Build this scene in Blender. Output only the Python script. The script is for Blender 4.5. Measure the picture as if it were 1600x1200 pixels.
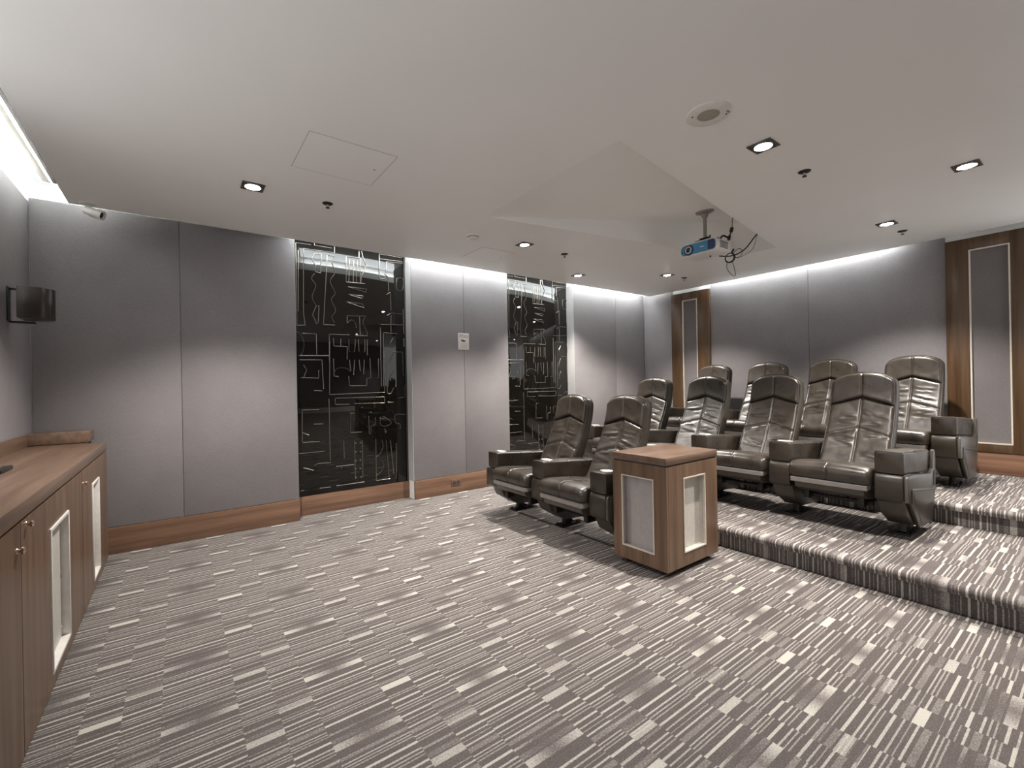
import bpy, bmesh, math, random
from mathutils import Vector, Matrix
random.seed(7)
for o in list(bpy.data.objects): bpy.data.objects.remove(o)
S = bpy.context.scene
COL = S.collection
PI = math.pi

# ---------------------------------------------------------------- camera
FPX, YAW, ROLL, EYE = 705.43, math.radians(53.525), math.radians(1.088), 1.25
cam_data = bpy.data.cameras.new('camera')
cam = bpy.data.objects.new('camera', cam_data); COL.objects.link(cam)
cam_data.sensor_width = 36.0
cam_data.lens = 36.0 * FPX / 1600.0
cam_data.clip_start = 0.02
_F = Vector((math.cos(YAW), math.sin(YAW), 0)); _R = Vector((math.sin(YAW), -math.cos(YAW), 0)); _U = Vector((0, 0, 1))
_c, _s = math.cos(ROLL), math.sin(ROLL)
_r2 = _R * _c - _U * _s            # image right in the world
_u2 = _R * _s + _U * _c            # image up in the world
m = Matrix(((_r2.x, _u2.x, -_F.x), (_r2.y, _u2.y, -_F.y), (_r2.z, _u2.z, -_F.z))).to_4x4()
m.translation = Vector((0, 0, EYE))
cam.matrix_world = m
S.camera = cam

# ---------------------------------------------------------------- world, exposure, lights
S.view_settings.view_transform = 'Standard'
S.view_settings.look = 'None'
S.view_settings.gamma = 1.0
S.view_settings.use_curve_mapping = False
S.view_settings.exposure = 0.88
W = bpy.data.worlds.new('world'); S.world = W; W.use_nodes = True
W.node_tree.nodes['Background'].inputs[0].default_value = (0.97, 0.98, 1.0, 1)
W.node_tree.nodes['Background'].inputs[1].default_value = 0.92      # added soft fill, entering where the front and rear-right walls are left out

H_CEIL = 2.60
SPOT_W, SPOT_COL = 138.0, (1.0, 0.95, 0.89)
DOWNLIGHTS = [
    (0.42, 3.43, 'square recessed downlight nearest the white camera, above the left wall bays'),
    (2.72, 3.43, 'square recessed downlight beside the smoke detector'),
    (4.06, 4.05, 'square recessed downlight nearest the far black relief panel'),
    (5.02, 3.43, 'square recessed downlight beyond the projector, near the far corner'),
    (2.74, 1.22, 'largest, brightest square recessed downlight, beside the round ceiling speaker'),
    (5.04, 1.22, 'square recessed downlight in front of the grey rear wall, right of the projector'),
    (4.10, 0.58, 'rightmost square recessed downlight'),
]
def area(name, loc, direction, sx, sy, power, col):
    d = bpy.data.lights.new(name, 'AREA'); d.shape = 'RECTANGLE'; d.size = sx; d.size_y = sy
    d.energy = power; d.color = col
    o = bpy.data.objects.new(name, d); COL.objects.link(o)
    o.location = loc
    if name == 'screen_cove_strip': sx, sy = sy, sx; d.size, d.size_y = sx, sy
    z = -Vector(direction).normalized()
    x = Vector((1, 0, 0)) if abs(direction[0]) < 0.5 else Vector((0, 1, 0))
    if name.startswith('rear_cove'): x = Vector((0, 1, 0))
    y = z.cross(x).normalized(); x = y.cross(z)
    o.rotation_euler = Matrix((x, y, z)).transposed().to_euler()
    return o
COVE = (0.90, 0.97, 1.0)
area('side_cove_strip', (3.50, 4.56, 2.732), (0, 0, -1), 5.1, 0.14, 14, COVE)
area('side_cove_uplight', (3.50, 4.335, 2.684), (0, 0.1, 1), 5.1, 0.22, 42, COVE)
area('rear_cove_strip', (6.085, 2.45, 2.722), (0.1, 0, -1), 2.1, 0.02, 4, COVE)
area('rear_cove_uplight', (5.93, 2.45, 2.684), (0.1, 0, 1), 2.1, 0.20, 22, COVE)
area('screen_cove_strip', (-0.45, 2.3, 2.692), (-1, 0, 0.25), 0.02, 4.2, 60, COVE)

# ---------------------------------------------------------------- node helpers
def new_mat(name):
    M = bpy.data.materials.new(name); M.use_nodes = True
    nt = M.node_tree; b = nt.nodes['Principled BSDF']
    return M, nt, b
def N(nt, typ, **kw):
    n = nt.nodes.new(typ)
    for k, v in kw.items():
        if k == 'op': n.operation = v
        else: setattr(n, k, v)
    return n
def mth(nt, op, a, b=None, c=None):
    n = nt.nodes.new('ShaderNodeMath'); n.operation = op
    for i, v in enumerate((a, b, c)):
        if v is None: continue
        if isinstance(v, (int, float)): n.inputs[i].default_value = v
        else: nt.links.new(v, n.inputs[i])
    return n.outputs[0]
def ramp(nt, fac, stops, interp='LINEAR'):
    n = nt.nodes.new('ShaderNodeValToRGB'); n.color_ramp.interpolation = interp
    el = n.color_ramp.elements
    while len(el) < len(stops): el.new(0.5)
    for e, (p, c) in zip(el, stops):
        e.position = p
        e.color = c if len(c) == 4 else (*c, 1)
    nt.links.new(fac, n.inputs[0]); return n.outputs[0]
def mixc(nt, fac, a, b, mode='MIX'):
    n = nt.nodes.new('ShaderNodeMix'); n.data_type = 'RGBA'; n.blend_type = mode
    for sock, v in ((n.inputs[0], fac), (n.inputs[6], a), (n.inputs[7], b)):
        if isinstance(v, (int, float)): sock.default_value = v
        elif isinstance(v, tuple): sock.default_value = v if len(v) == 4 else (*v, 1)
        else: nt.links.new(v, sock)
    return n.outputs[2]
def bump(nt, b, h, strength, dist):
    n = nt.nodes.new('ShaderNodeBump'); n.inputs['Strength'].default_value = strength; n.inputs['Distance'].default_value = dist
    nt.links.new(h, n.inputs['Height']); nt.links.new(n.outputs[0], b.inputs['Normal'])
def noise(nt, vec, scale, detail=2.0, rough=0.5):
    n = nt.nodes.new('ShaderNodeTexNoise'); n.inputs['Scale'].default_value = scale
    n.inputs['Detail'].default_value = detail; n.inputs['Roughness'].default_value = rough
    if vec is not None: nt.links.new(vec, n.inputs['Vector'])
    return n.outputs['Fac']
def objco(nt): return nt.nodes.new('ShaderNodeTexCoord').outputs['Object']
def worldco(nt): return nt.nodes.new('ShaderNodeNewGeometry').outputs['Position']
def scaled(nt, vec, s):
    n = nt.nodes.new('ShaderNodeMapping'); n.inputs['Scale'].default_value = s
    nt.links.new(vec, n.inputs['Vector']); return n.outputs[0]

def plain(name, col, rough=0.5, metal=0.0, spec=0.5, mottled=0.06, scale=30):
    M, nt, b = new_mat(name)
    f = noise(nt, objco(nt), scale, 3)
    lo = tuple(max(0, c * (1 - mottled)) for c in col); hi = tuple(c * (1 + mottled) for c in col)
    nt.links.new(ramp(nt, f, [(0.3, lo), (0.7, hi)]), b.inputs['Base Color'])
    b.inputs['Roughness'].default_value = rough; b.inputs['Metallic'].default_value = metal
    b.inputs['Specular IOR Level'].default_value = spec
    return M

def wood(name, dark, light, axis, rough=0.35, spec=0.4, stripe=1.0):
    """walnut veneer; axis = grain direction"""
    M, nt, b = new_mat(name)
    co = worldco(nt)
    long_, cross = 0.9, 22.0
    s = [cross] * 3; s['xyz'.index(axis)] = long_
    g1 = noise(nt, scaled(nt, co, tuple(s)), 1.0, 5, 0.6)
    s2 = [140.0] * 3; s2['xyz'.index(axis)] = 3.0
    g2 = noise(nt, scaled(nt, co, tuple(s2)), 1.0, 3, 0.6)
    f = mth(nt, 'ADD', mth(nt, 'MULTIPLY', g1, 0.7), mth(nt, 'MULTIPLY', g2, 0.3))
    mid = tuple((a + c) / 2 for a, c in zip(dark, light))
    nt.links.new(ramp(nt, f, [(0.36, dark), (0.5, mid), (0.64, light)]), b.inputs['Base Color'])
    b.inputs['Roughness'].default_value = rough; b.inputs['Specular IOR Level'].default_value = spec
    bump(nt, b, g2, 0.08, 0.002)
    return M

def carpet_material():
    """broadloom with short bars: columns 0.121 m wide along x, stripes repeating every 0.46 m along y"""
    M, nt, b = new_mat('striped_carpet')
    co = worldco(nt)
    sep = nt.nodes.new('ShaderNodeSeparateXYZ'); nt.links.new(co, sep.inputs[0])
    wob = mth(nt, 'MULTIPLY', mth(nt, 'SUBTRACT', noise(nt, co, 260, 1), 0.5), 0.006)
    x = mth(nt, 'ADD', sep.outputs[0], wob); y = mth(nt, 'ADD', sep.outputs[1], mth(nt, 'MULTIPLY', wob, 0.5))
    cx = mth(nt, 'DIVIDE', mth(nt, 'SUBTRACT', x, 0.17 - 4.85), 0.1213)
    cf = mth(nt, 'FLOOR', cx); gx = mth(nt, 'FRACT', cx)
    cm = mth(nt, 'DIVIDE', mth(nt, 'MODULO', cf, 4.0), 4.0)
    off = ramp(nt, cm, [(0.0, (0.435,) * 3), (0.2, (0.10,) * 3), (0.45, (0.235,) * 3), (0.7, (0.235,) * 3)], 'CONSTANT')
    sepo = nt.nodes.new('ShaderNodeSeparateColor'); nt.links.new(off, sepo.inputs[0])
    yy = mth(nt, 'FRACT', mth(nt, 'DIVIDE', mth(nt, 'ADD', mth(nt, 'SUBTRACT', y, sepo.outputs[0]), 46.0), 0.46))
    def line_ramp(segs, period):
        st = [(0.0, 0.0)]
        for s, w, v in segs: st += [(s / period, v), ((s + w) / period, 0.0)]
        return [(q, (v,) * 3) for q, v in sorted(st)][1 if segs[0][0] == 0 else 0:]
    def val(c):
        s_ = nt.nodes.new('ShaderNodeSeparateColor'); nt.links.new(c, s_.inputs[0]); return s_.outputs[0]
    # fine lines, stepping a little from column to column
    last = mth(nt, 'GREATER_THAN', cm, 0.7); second = mth(nt, 'MULTIPLY', mth(nt, 'GREATER_THAN', cm, 0.2), mth(nt, 'LESS_THAN', cm, 0.3))
    third = mth(nt, 'MULTIPLY', mth(nt, 'GREATER_THAN', cm, 0.45), mth(nt, 'LESS_THAN', cm, 0.55))
    cg = mth(nt, 'SUBTRACT', cf, last); pair = cg
    wn_ = nt.nodes.new('ShaderNodeTexWhiteNoise'); wn_.noise_dimensions = '1D'; nt.links.new(pair, wn_.inputs['W'])
    sh = mth(nt, 'ADD', mth(nt, 'MULTIPLY', cg, 0.0135), mth(nt, 'MULTIPLY', wn_.outputs['Value'], 0.20))
    y1 = mth(nt, 'FRACT', mth(nt, 'DIVIDE', mth(nt, 'ADD', mth(nt, 'SUBTRACT', y, sh), 46.0), 0.27))
    fl = val(ramp(nt, y1, line_ramp([(0.0, .009, .75), (.030, .005, .5), (.045, .005, .6), (.061, .007, .7), (.092, .011, .85), (.126, .005, .5), (.139, .005, .55), (.152, .006, .68), (.172, .022, .34), (.205, .007, .75), (.226, .004, .45), (.244, .006, .6)], 0.27), 'CONSTANT'))
    # bright bars with a plain dark field beside them
    bars = val(ramp(nt, yy, line_ramp([(0.0, .033, 1.0), (.040, .022, .34), (.085, .012, .7)], 0.46), 'CONSTANT'))
    mask = val(ramp(nt, yy, [(0.0, (1,) * 3), (.25, (0,) * 3), (.92, (1,) * 3)], 'CONSTANT'))
    mask = mth(nt, 'MULTIPLY', mask, mth(nt, 'SUBTRACT', 1.0, mth(nt, 'MULTIPLY', second, 0.35)))
    cellv = nt.nodes.new('ShaderNodeCombineXYZ'); nt.links.new(cg, cellv.inputs[0])
    nt.links.new(mth(nt, 'FLOOR', mth(nt, 'DIVIDE', mth(nt, 'ADD', mth(nt, 'SUBTRACT', y, sepo.outputs[0]), 46.0), 0.46)), cellv.inputs[1])
    wc = nt.nodes.new('ShaderNodeTexWhiteNoise'); wc.noise_dimensions = '2D'; nt.links.new(cellv.outputs[0], wc.inputs['Vector'])
    bars = mth(nt, 'MULTIPLY', bars, mth(nt, 'ADD', 0.62, mth(nt, 'MULTIPLY', wc.outputs['Value'], 0.42)))
    bars = mth(nt, 'MULTIPLY', bars, mth(nt, 'SUBTRACT', 1.0, mth(nt, 'ADD', mth(nt, 'MULTIPLY', third, mth(nt, 'MULTIPLY', gx, 0.75)), mth(nt, 'MULTIPLY', last, mth(nt, 'MULTIPLY', mth(nt, 'SUBTRACT', 1.0, gx), 0.75)))))
    f = mth(nt, 'ADD', mth(nt, 'MULTIPLY', bars, mask), mth(nt, 'MULTIPLY', fl, mth(nt, 'SUBTRACT', 1.0, mask)))
    soft = noise(nt, co, 9.0, 3); f = mth(nt, 'ADD', f, mth(nt, 'MULTIPLY', mth(nt, 'SUBTRACT', soft, 0.48), 0.24))
    fleck = noise(nt, co, 150, 3, 0.9); f = mth(nt, 'ADD', f, mth(nt, 'MULTIPLY', mth(nt, 'SUBTRACT', fleck, 0.47), 1.7))
    c = ramp(nt, f, [(0.0, CARPET[0]), (0.35, CARPET[1]), (0.75, CARPET[2]), (1.0, CARPET[3])])
    nt.links.new(c, b.inputs['Base Color'])
    b.inputs['Roughness'].default_value = 0.95; b.inputs['Specular IOR Level'].default_value = 0.1
    bump(nt, b, mth(nt, 'ADD', fleck, mth(nt, 'MULTIPLY', f, 0.4)), 0.5, 0.004)
    return M
CARPET = [(0.105, 0.089, 0.085), (0.19, 0.167, 0.158), (0.41, 0.383, 0.352), (0.53, 0.505, 0.45)]

def fabric(name, col):
    M, nt, b = new_mat(name)
    co = worldco(nt)
    a = noise(nt, scaled(nt, co, (500, 500, 60)), 1, 2); c = noise(nt, scaled(nt, co, (60, 60, 500)), 1, 2)
    w = mth(nt, 'ADD', mth(nt, 'MULTIPLY', a, 0.5), mth(nt, 'MULTIPLY', c, 0.5))
    big = noise(nt, co, 3.0, 3)
    f = mth(nt, 'ADD', mth(nt, 'MULTIPLY', w, 0.75), mth(nt, 'MULTIPLY', big, 0.25))
    lo = tuple(x * 0.86 for x in col); hi = tuple(x * 1.12 for x in col)
    nt.links.new(ramp(nt, f, [(0.38, lo), (0.62, hi)]), b.inputs['Base Color'])
    b.inputs['Roughness'].default_value = 0.85; b.inputs['Specular IOR Level'].default_value = 0.2
    bump(nt, b, w, 0.25, 0.001)
    return M

def leather(name, col, rough=0.36):
    M, nt, b = new_mat(name)
    co = objco(nt)
    big = noise(nt, co, 9, 2); fine = noise(nt, co, 240, 3, 0.6)
    lo = tuple(x * 0.75 for x in col); hi = tuple(x * 1.3 for x in col)
    nt.links.new(ramp(nt, big, [(0.3, lo), (0.7, hi)]), b.inputs['Base Color'])
    rr = ramp(nt, big, [(0.3, (rough - 0.05,) * 3), (0.7, (rough + 0.1,) * 3)])
    nt.links.new(rr, b.inputs['Roughness'])
    b.inputs['Specular IOR Level'].default_value = 0.58
    bump(nt, b, mth(nt, 'ADD', mth(nt, 'MULTIPLY', big, 0.8), mth(nt, 'MULTIPLY', fine, 0.06)), 0.22, 0.01)
    return M

def emit(name, col, strength):
    M, nt, b = new_mat(name)
    b.inputs['Base Color'].default_value = (*col, 1)
    b.inputs['Emission Color'].default_value = (*col, 1); b.inputs['Emission Strength'].default_value = strength
    return M

MAT = dict(
    carpet=carpet_material(),
    ceiling=plain('ceiling_paint', (0.87, 0.855, 0.825), 0.42, 0, 0.35, 0.012, 2),
    white=plain('white_paint', (0.82, 0.82, 0.80), 0.5, 0, 0.4, 0.02),
    fabric=fabric('grey_wall_fabric', (0.235, 0.218, 0.222)),
    fabric_dark=fabric('dark_grey_inset_fabric', (0.17, 0.155, 0.155)),
    seam=plain('dark_backing', (0.05, 0.045, 0.042), 0.8),
    wood_z=wood('walnut_upright_grain', (0.108, 0.062, 0.038), (0.20, 0.127, 0.083), 'z'),
    wood_y=wood('walnut_lengthwise_grain', (0.115, 0.069, 0.047), (0.205, 0.135, 0.096), 'y', 0.3),
    wood_x=wood('walnut_crosswise_grain', (0.115, 0.069, 0.047), (0.205, 0.135, 0.096), 'x', 0.3),
    base_x=wood('reddish_skirting_grain', (0.135, 0.074, 0.046), (0.27, 0.155, 0.10), 'x', 0.4),
    base_y=wood('reddish_skirting_cross_grain', (0.14, 0.07, 0.042), (0.28, 0.15, 0.09), 'y', 0.4),
    pil=wood('dark_walnut_panel', (0.055, 0.029, 0.013), (0.115, 0.064, 0.032), 'z', 0.35),
    bead=plain('pale_bead_moulding', (0.62, 0.56, 0.48), 0.4),
    cream=plain('cream_panel', (0.55, 0.52, 0.47), 0.45),
    cream_grey=plain('grey_vent_panel', (0.36, 0.33, 0.32), 0.5),
    leather=leather('dark_brown_leather', (0.034, 0.0265, 0.0195), 0.30),
    leather_side=leather('brown_leather_gusset', (0.029, 0.022, 0.0145), 0.36),
    plastic=plain('brown_moulded_plastic', (0.066, 0.056, 0.045), 0.34, 0, 0.45, 0.05),
    strip=plain('grey_plastic_strip', (0.22, 0.20, 0.185), 0.45),
    black=plain('black_plastic', (0.012, 0.011, 0.011), 0.4),
    metal_dark=plain('dark_steel', (0.03, 0.028, 0.027), 0.35, 0.7),
    metal=plain('brushed_metal', (0.55, 0.53, 0.50), 0.3, 1.0),
    gap=plain('hatch_gap', (0.50, 0.48, 0.45), 0.6),
    alu=plain('grey_painted_metal', (0.30, 0.275, 0.25), 0.45, 0.3),
    silver=plain('silver_cup_ring', (0.72, 0.72, 0.70), 0.3, 0.6),
    white_plastic=plain('white_plastic', (0.75, 0.72, 0.68), 0.35),
    grille=plain('beige_perforated_grille', (0.36, 0.33, 0.27), 0.6, 0, 0.3, 0.3, 400),
    trim_dark=plain('bronze_downlight_trim', (0.10, 0.09, 0.08), 0.35, 0.6),
    copper=plain('knob_metal', (0.70, 0.55, 0.47), 0.25, 0.9),
    blue=plain('blue_projector_face', (0.07, 0.27, 0.45), 0.3),
    navy=plain('navy_projector_vent', (0.03, 0.045, 0.13), 0.4),
    lens=plain('black_lens_glass', (0.01, 0.01, 0.012), 0.06, 0, 0.8),
    red=plain('red_print', (0.42, 0.09, 0.13), 0.6),
    sign_black=plain('black_print', (0.03, 0.03, 0.03), 0.6),
    sign_grey=plain('grey_print', (0.42, 0.42, 0.42), 0.6),
    lamp=emit('lit_halogen_lamp', (1.0, 0.96, 0.88), 45.0),
    can=plain('pale_reflector', (0.75, 0.72, 0.66), 0.2, 0.8),
    grey_speaker=plain('bronze_speaker_case', (0.028, 0.020, 0.015), 0.28, 0.3, 0.6),
    light_fabric=fabric('pale_return_fabric', (0.42, 0.41, 0.40)),
)
def black_glass():
    M, nt, b = new_mat('black_polished_glass')
    b.inputs['Base Color'].default_value = (0.006, 0.005, 0.004, 1)
    b.inputs['Roughness'].default_value = 0.015
    b.inputs['IOR'].default_value = 1.5
    f = noise(nt, objco(nt), 2.5, 2); bump(nt, b, f, 0.02, 0.02)
    return M
MAT['glass'] = black_glass()
def bead_glass():
    M, nt, b = new_mat('glossy_relief_line')
    b.inputs['Base Color'].default_value = (0.24, 0.22, 0.195, 1)
    b.inputs['Metallic'].default_value = 0.85
    b.inputs['Roughness'].default_value = 0.22
    f = noise(nt, objco(nt), 40, 2); bump(nt, b, f, 0.1, 0.004)
    return M
MAT['relief'] = bead_glass()

# ---------------------------------------------------------------- mesh helpers
def link(name, me, mat, parent=None, smooth=None, loc=None):
    o = bpy.data.objects.new(name, me); COL.objects.link(o)
    if mat is not None and len(me.materials) == 0: me.materials.append(mat)
    if parent is not None: o.parent = parent
    if loc: o.location = loc
    return o
def finish(name, bm, mat, parent=None, smooth=True, angle=35, loc=None):
    bmesh.ops.recalc_face_normals(bm, faces=bm.faces)
    me = bpy.data.meshes.new(name); bm.to_mesh(me); bm.free()
    if smooth:
        for p in me.polygons: p.use_smooth = True
        for p in me.polygons:
            n = p.normal
            if max(abs(n.x), abs(n.y), abs(n.z)) > 0.9999: p.use_smooth = False
        try: me.set_sharp_from_angle(angle=math.radians(angle))
        except Exception: pass
    return link(name, me, mat, parent, loc=loc)
def add_box(bm, x0, x1, y0, y1, z0, z1, bev=0.0, seg=2):
    vs = [bm.verts.new((x, y, z)) for x in (x0, x1) for y in (y0, y1) for z in (z0, z1)]
    idx = [(0, 1, 3, 2), (4, 6, 7, 5), (0, 4, 5, 1), (2, 3, 7, 6), (0, 2, 6, 4), (1, 5, 7, 3)]
    fs = [bm.faces.new([vs[i] for i in f]) for f in idx]
    if bev > 0:
        bmesh.ops.recalc_face_normals(bm, faces=fs)
        es = list({e for f in fs for e in f.edges})
        bmesh.ops.bevel(bm, geom=es, offset=bev, segments=seg, profile=0.5, affect='EDGES')
    return vs
def box(name, mat, x0, x1, y0, y1, z0, z1, parent=None, bev=0.0, seg=2):
    bm = bmesh.new(); add_box(bm, min(x0, x1), max(x0, x1), min(y0, y1), max(y0, y1), min(z0, z1), max(z0, z1), bev, seg)
    return finish(name, bm, mat, parent, smooth=bev > 0)
def add_prism(bm, pts, axis, a, b_, bev=0.0, seg=2):
    """extrude a 2-D polygon along axis from a to b_; pts are the other two coordinates in xyz order"""
    def P(p, t):
        if axis == 'y': return (p[0], t, p[1])
        if axis == 'x': return (t, p[0], p[1])
        return (p[0], p[1], t)
    v0 = [bm.verts.new(P(p, a)) for p in pts]; v1 = [bm.verts.new(P(p, b_)) for p in pts]
    n = len(pts); fs = [bm.faces.new(v0), bm.faces.new(v1[::-1])]
    for i in range(n): fs.append(bm.faces.new([v0[i], v1[i], v1[(i + 1) % n], v0[(i + 1) % n]]))
    if bev > 0:
        bmesh.ops.recalc_face_normals(bm, faces=fs)
        es = list({e for f in fs[:2] for e in f.edges})
        bmesh.ops.bevel(bm, geom=es, offset=bev, segments=seg, profile=0.5, affect='EDGES')
def prism(name, mat, pts, axis, a, b_, parent=None, bev=0.0, seg=2):
    bm = bmesh.new(); add_prism(bm, pts, axis, a, b_, bev, seg); return finish(name, bm, mat, parent, smooth=bev > 0)
def add_lathe(bm, prof, seg=24, M=None):
    """prof: list of (r, z) spun about z; M places it"""
    rings = []
    for r, z in prof:
        if r < 1e-6: rings.append([bm.verts.new((0, 0, z))])
        else: rings.append([bm.verts.new((r * math.cos(2 * PI * k / seg), r * math.sin(2 * PI * k / seg), z)) for k in range(seg)])
    for a, b_ in zip(rings, rings[1:]):
        for k in range(seg):
            k2 = (k + 1) % seg
            if len(a) == 1 and len(b_) == 1: continue
            if len(a) == 1: bm.faces.new([a[0], b_[k], b_[k2]])
            elif len(b_) == 1: bm.faces.new([a[k], b_[0], a[k2]])
            else: bm.faces.new([a[k], b_[k], b_[k2], a[k2]])
    if M is not None: bmesh.ops.transform(bm, matrix=M, verts=[v for r in rings for v in r])
def lathe(name, mat, prof, parent=None, seg=24, M=None, angle=40):
    bm = bmesh.new(); add_lathe(bm, prof, seg, M); return finish(name, bm, mat, parent, True, angle)
def add_tube(bm, pts, r, seg=8, cap=True, flat=1.0):
    pts = [Vector(p) for p in pts]; rings = []; prev = None
    for i, p in enumerate(pts):
        d = (pts[min(i + 1, len(pts) - 1)] - pts[max(i - 1, 0)])
        if d.length < 1e-9: d = Vector((0, 0, 1))
        d.normalize()
        ref = prev if prev is not None else (Vector((0, 0, 1)) if abs(d.z) < 0.9 else Vector((1, 0, 0)))
        n = (ref - d * ref.dot(d))
        if n.length < 1e-6: n = d.orthogonal()
        n.normalize(); prev = n; bb = d.cross(n)
        rings.append([bm.verts.new(p + (n * math.cos(2 * PI * k / seg) + bb * math.sin(2 * PI * k / seg)) * r) for k in range(seg)])
    for a, b_ in zip(rings, rings[1:]):
        for k in range(seg): bm.faces.new([a[k], b_[k], b_[(k + 1) % seg], a[(k + 1) % seg]])
    if cap: bm.faces.new(rings[0]); bm.faces.new(rings[-1][::-1])
def tube(name, mat, pts, r, parent=None, seg=8):
    bm = bmesh.new(); add_tube(bm, pts, r, seg); return finish(name, bm, mat, parent, True, 60)
def spline(pts, n=6):
    pts = [Vector(p) for p in pts]; out = []
    for i in range(len(pts) - 1):
        p0 = pts[max(i - 1, 0)]; p1 = pts[i]; p2 = pts[i + 1]; p3 = pts[min(i + 2, len(pts) - 1)]
        for k in range(n):
            t = k / n
            out.append(0.5 * ((2 * p1) + (p2 - p0) * t + (2 * p0 - 5 * p1 + 4 * p2 - p3) * t * t + (3 * p1 - p0 - 3 * p2 + p3) * t ** 3))
    out.append(pts[-1]); return out
def thing(name, label, cat, loc=(0, 0, 0), group=None, rz=0.0):
    o = bpy.data.objects.new(name, None); COL.objects.link(o); o.location = loc; o.rotation_euler.z = rz
    o.empty_display_size = 0.1
    tag(o, label, cat, group); return o
def tag(o, label, cat, group=None):
    o['label'] = label; o['category'] = cat
    if group: o['group'] = group
    return o
def struct(o): o['kind'] = 'structure'; return o
def copy_tree(o, parent=None):
    c = o.copy(); COL.objects.link(c)
    if parent is not None: c.parent = parent
    for ch in list(o.children): copy_tree(ch, c)
    return c
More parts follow.
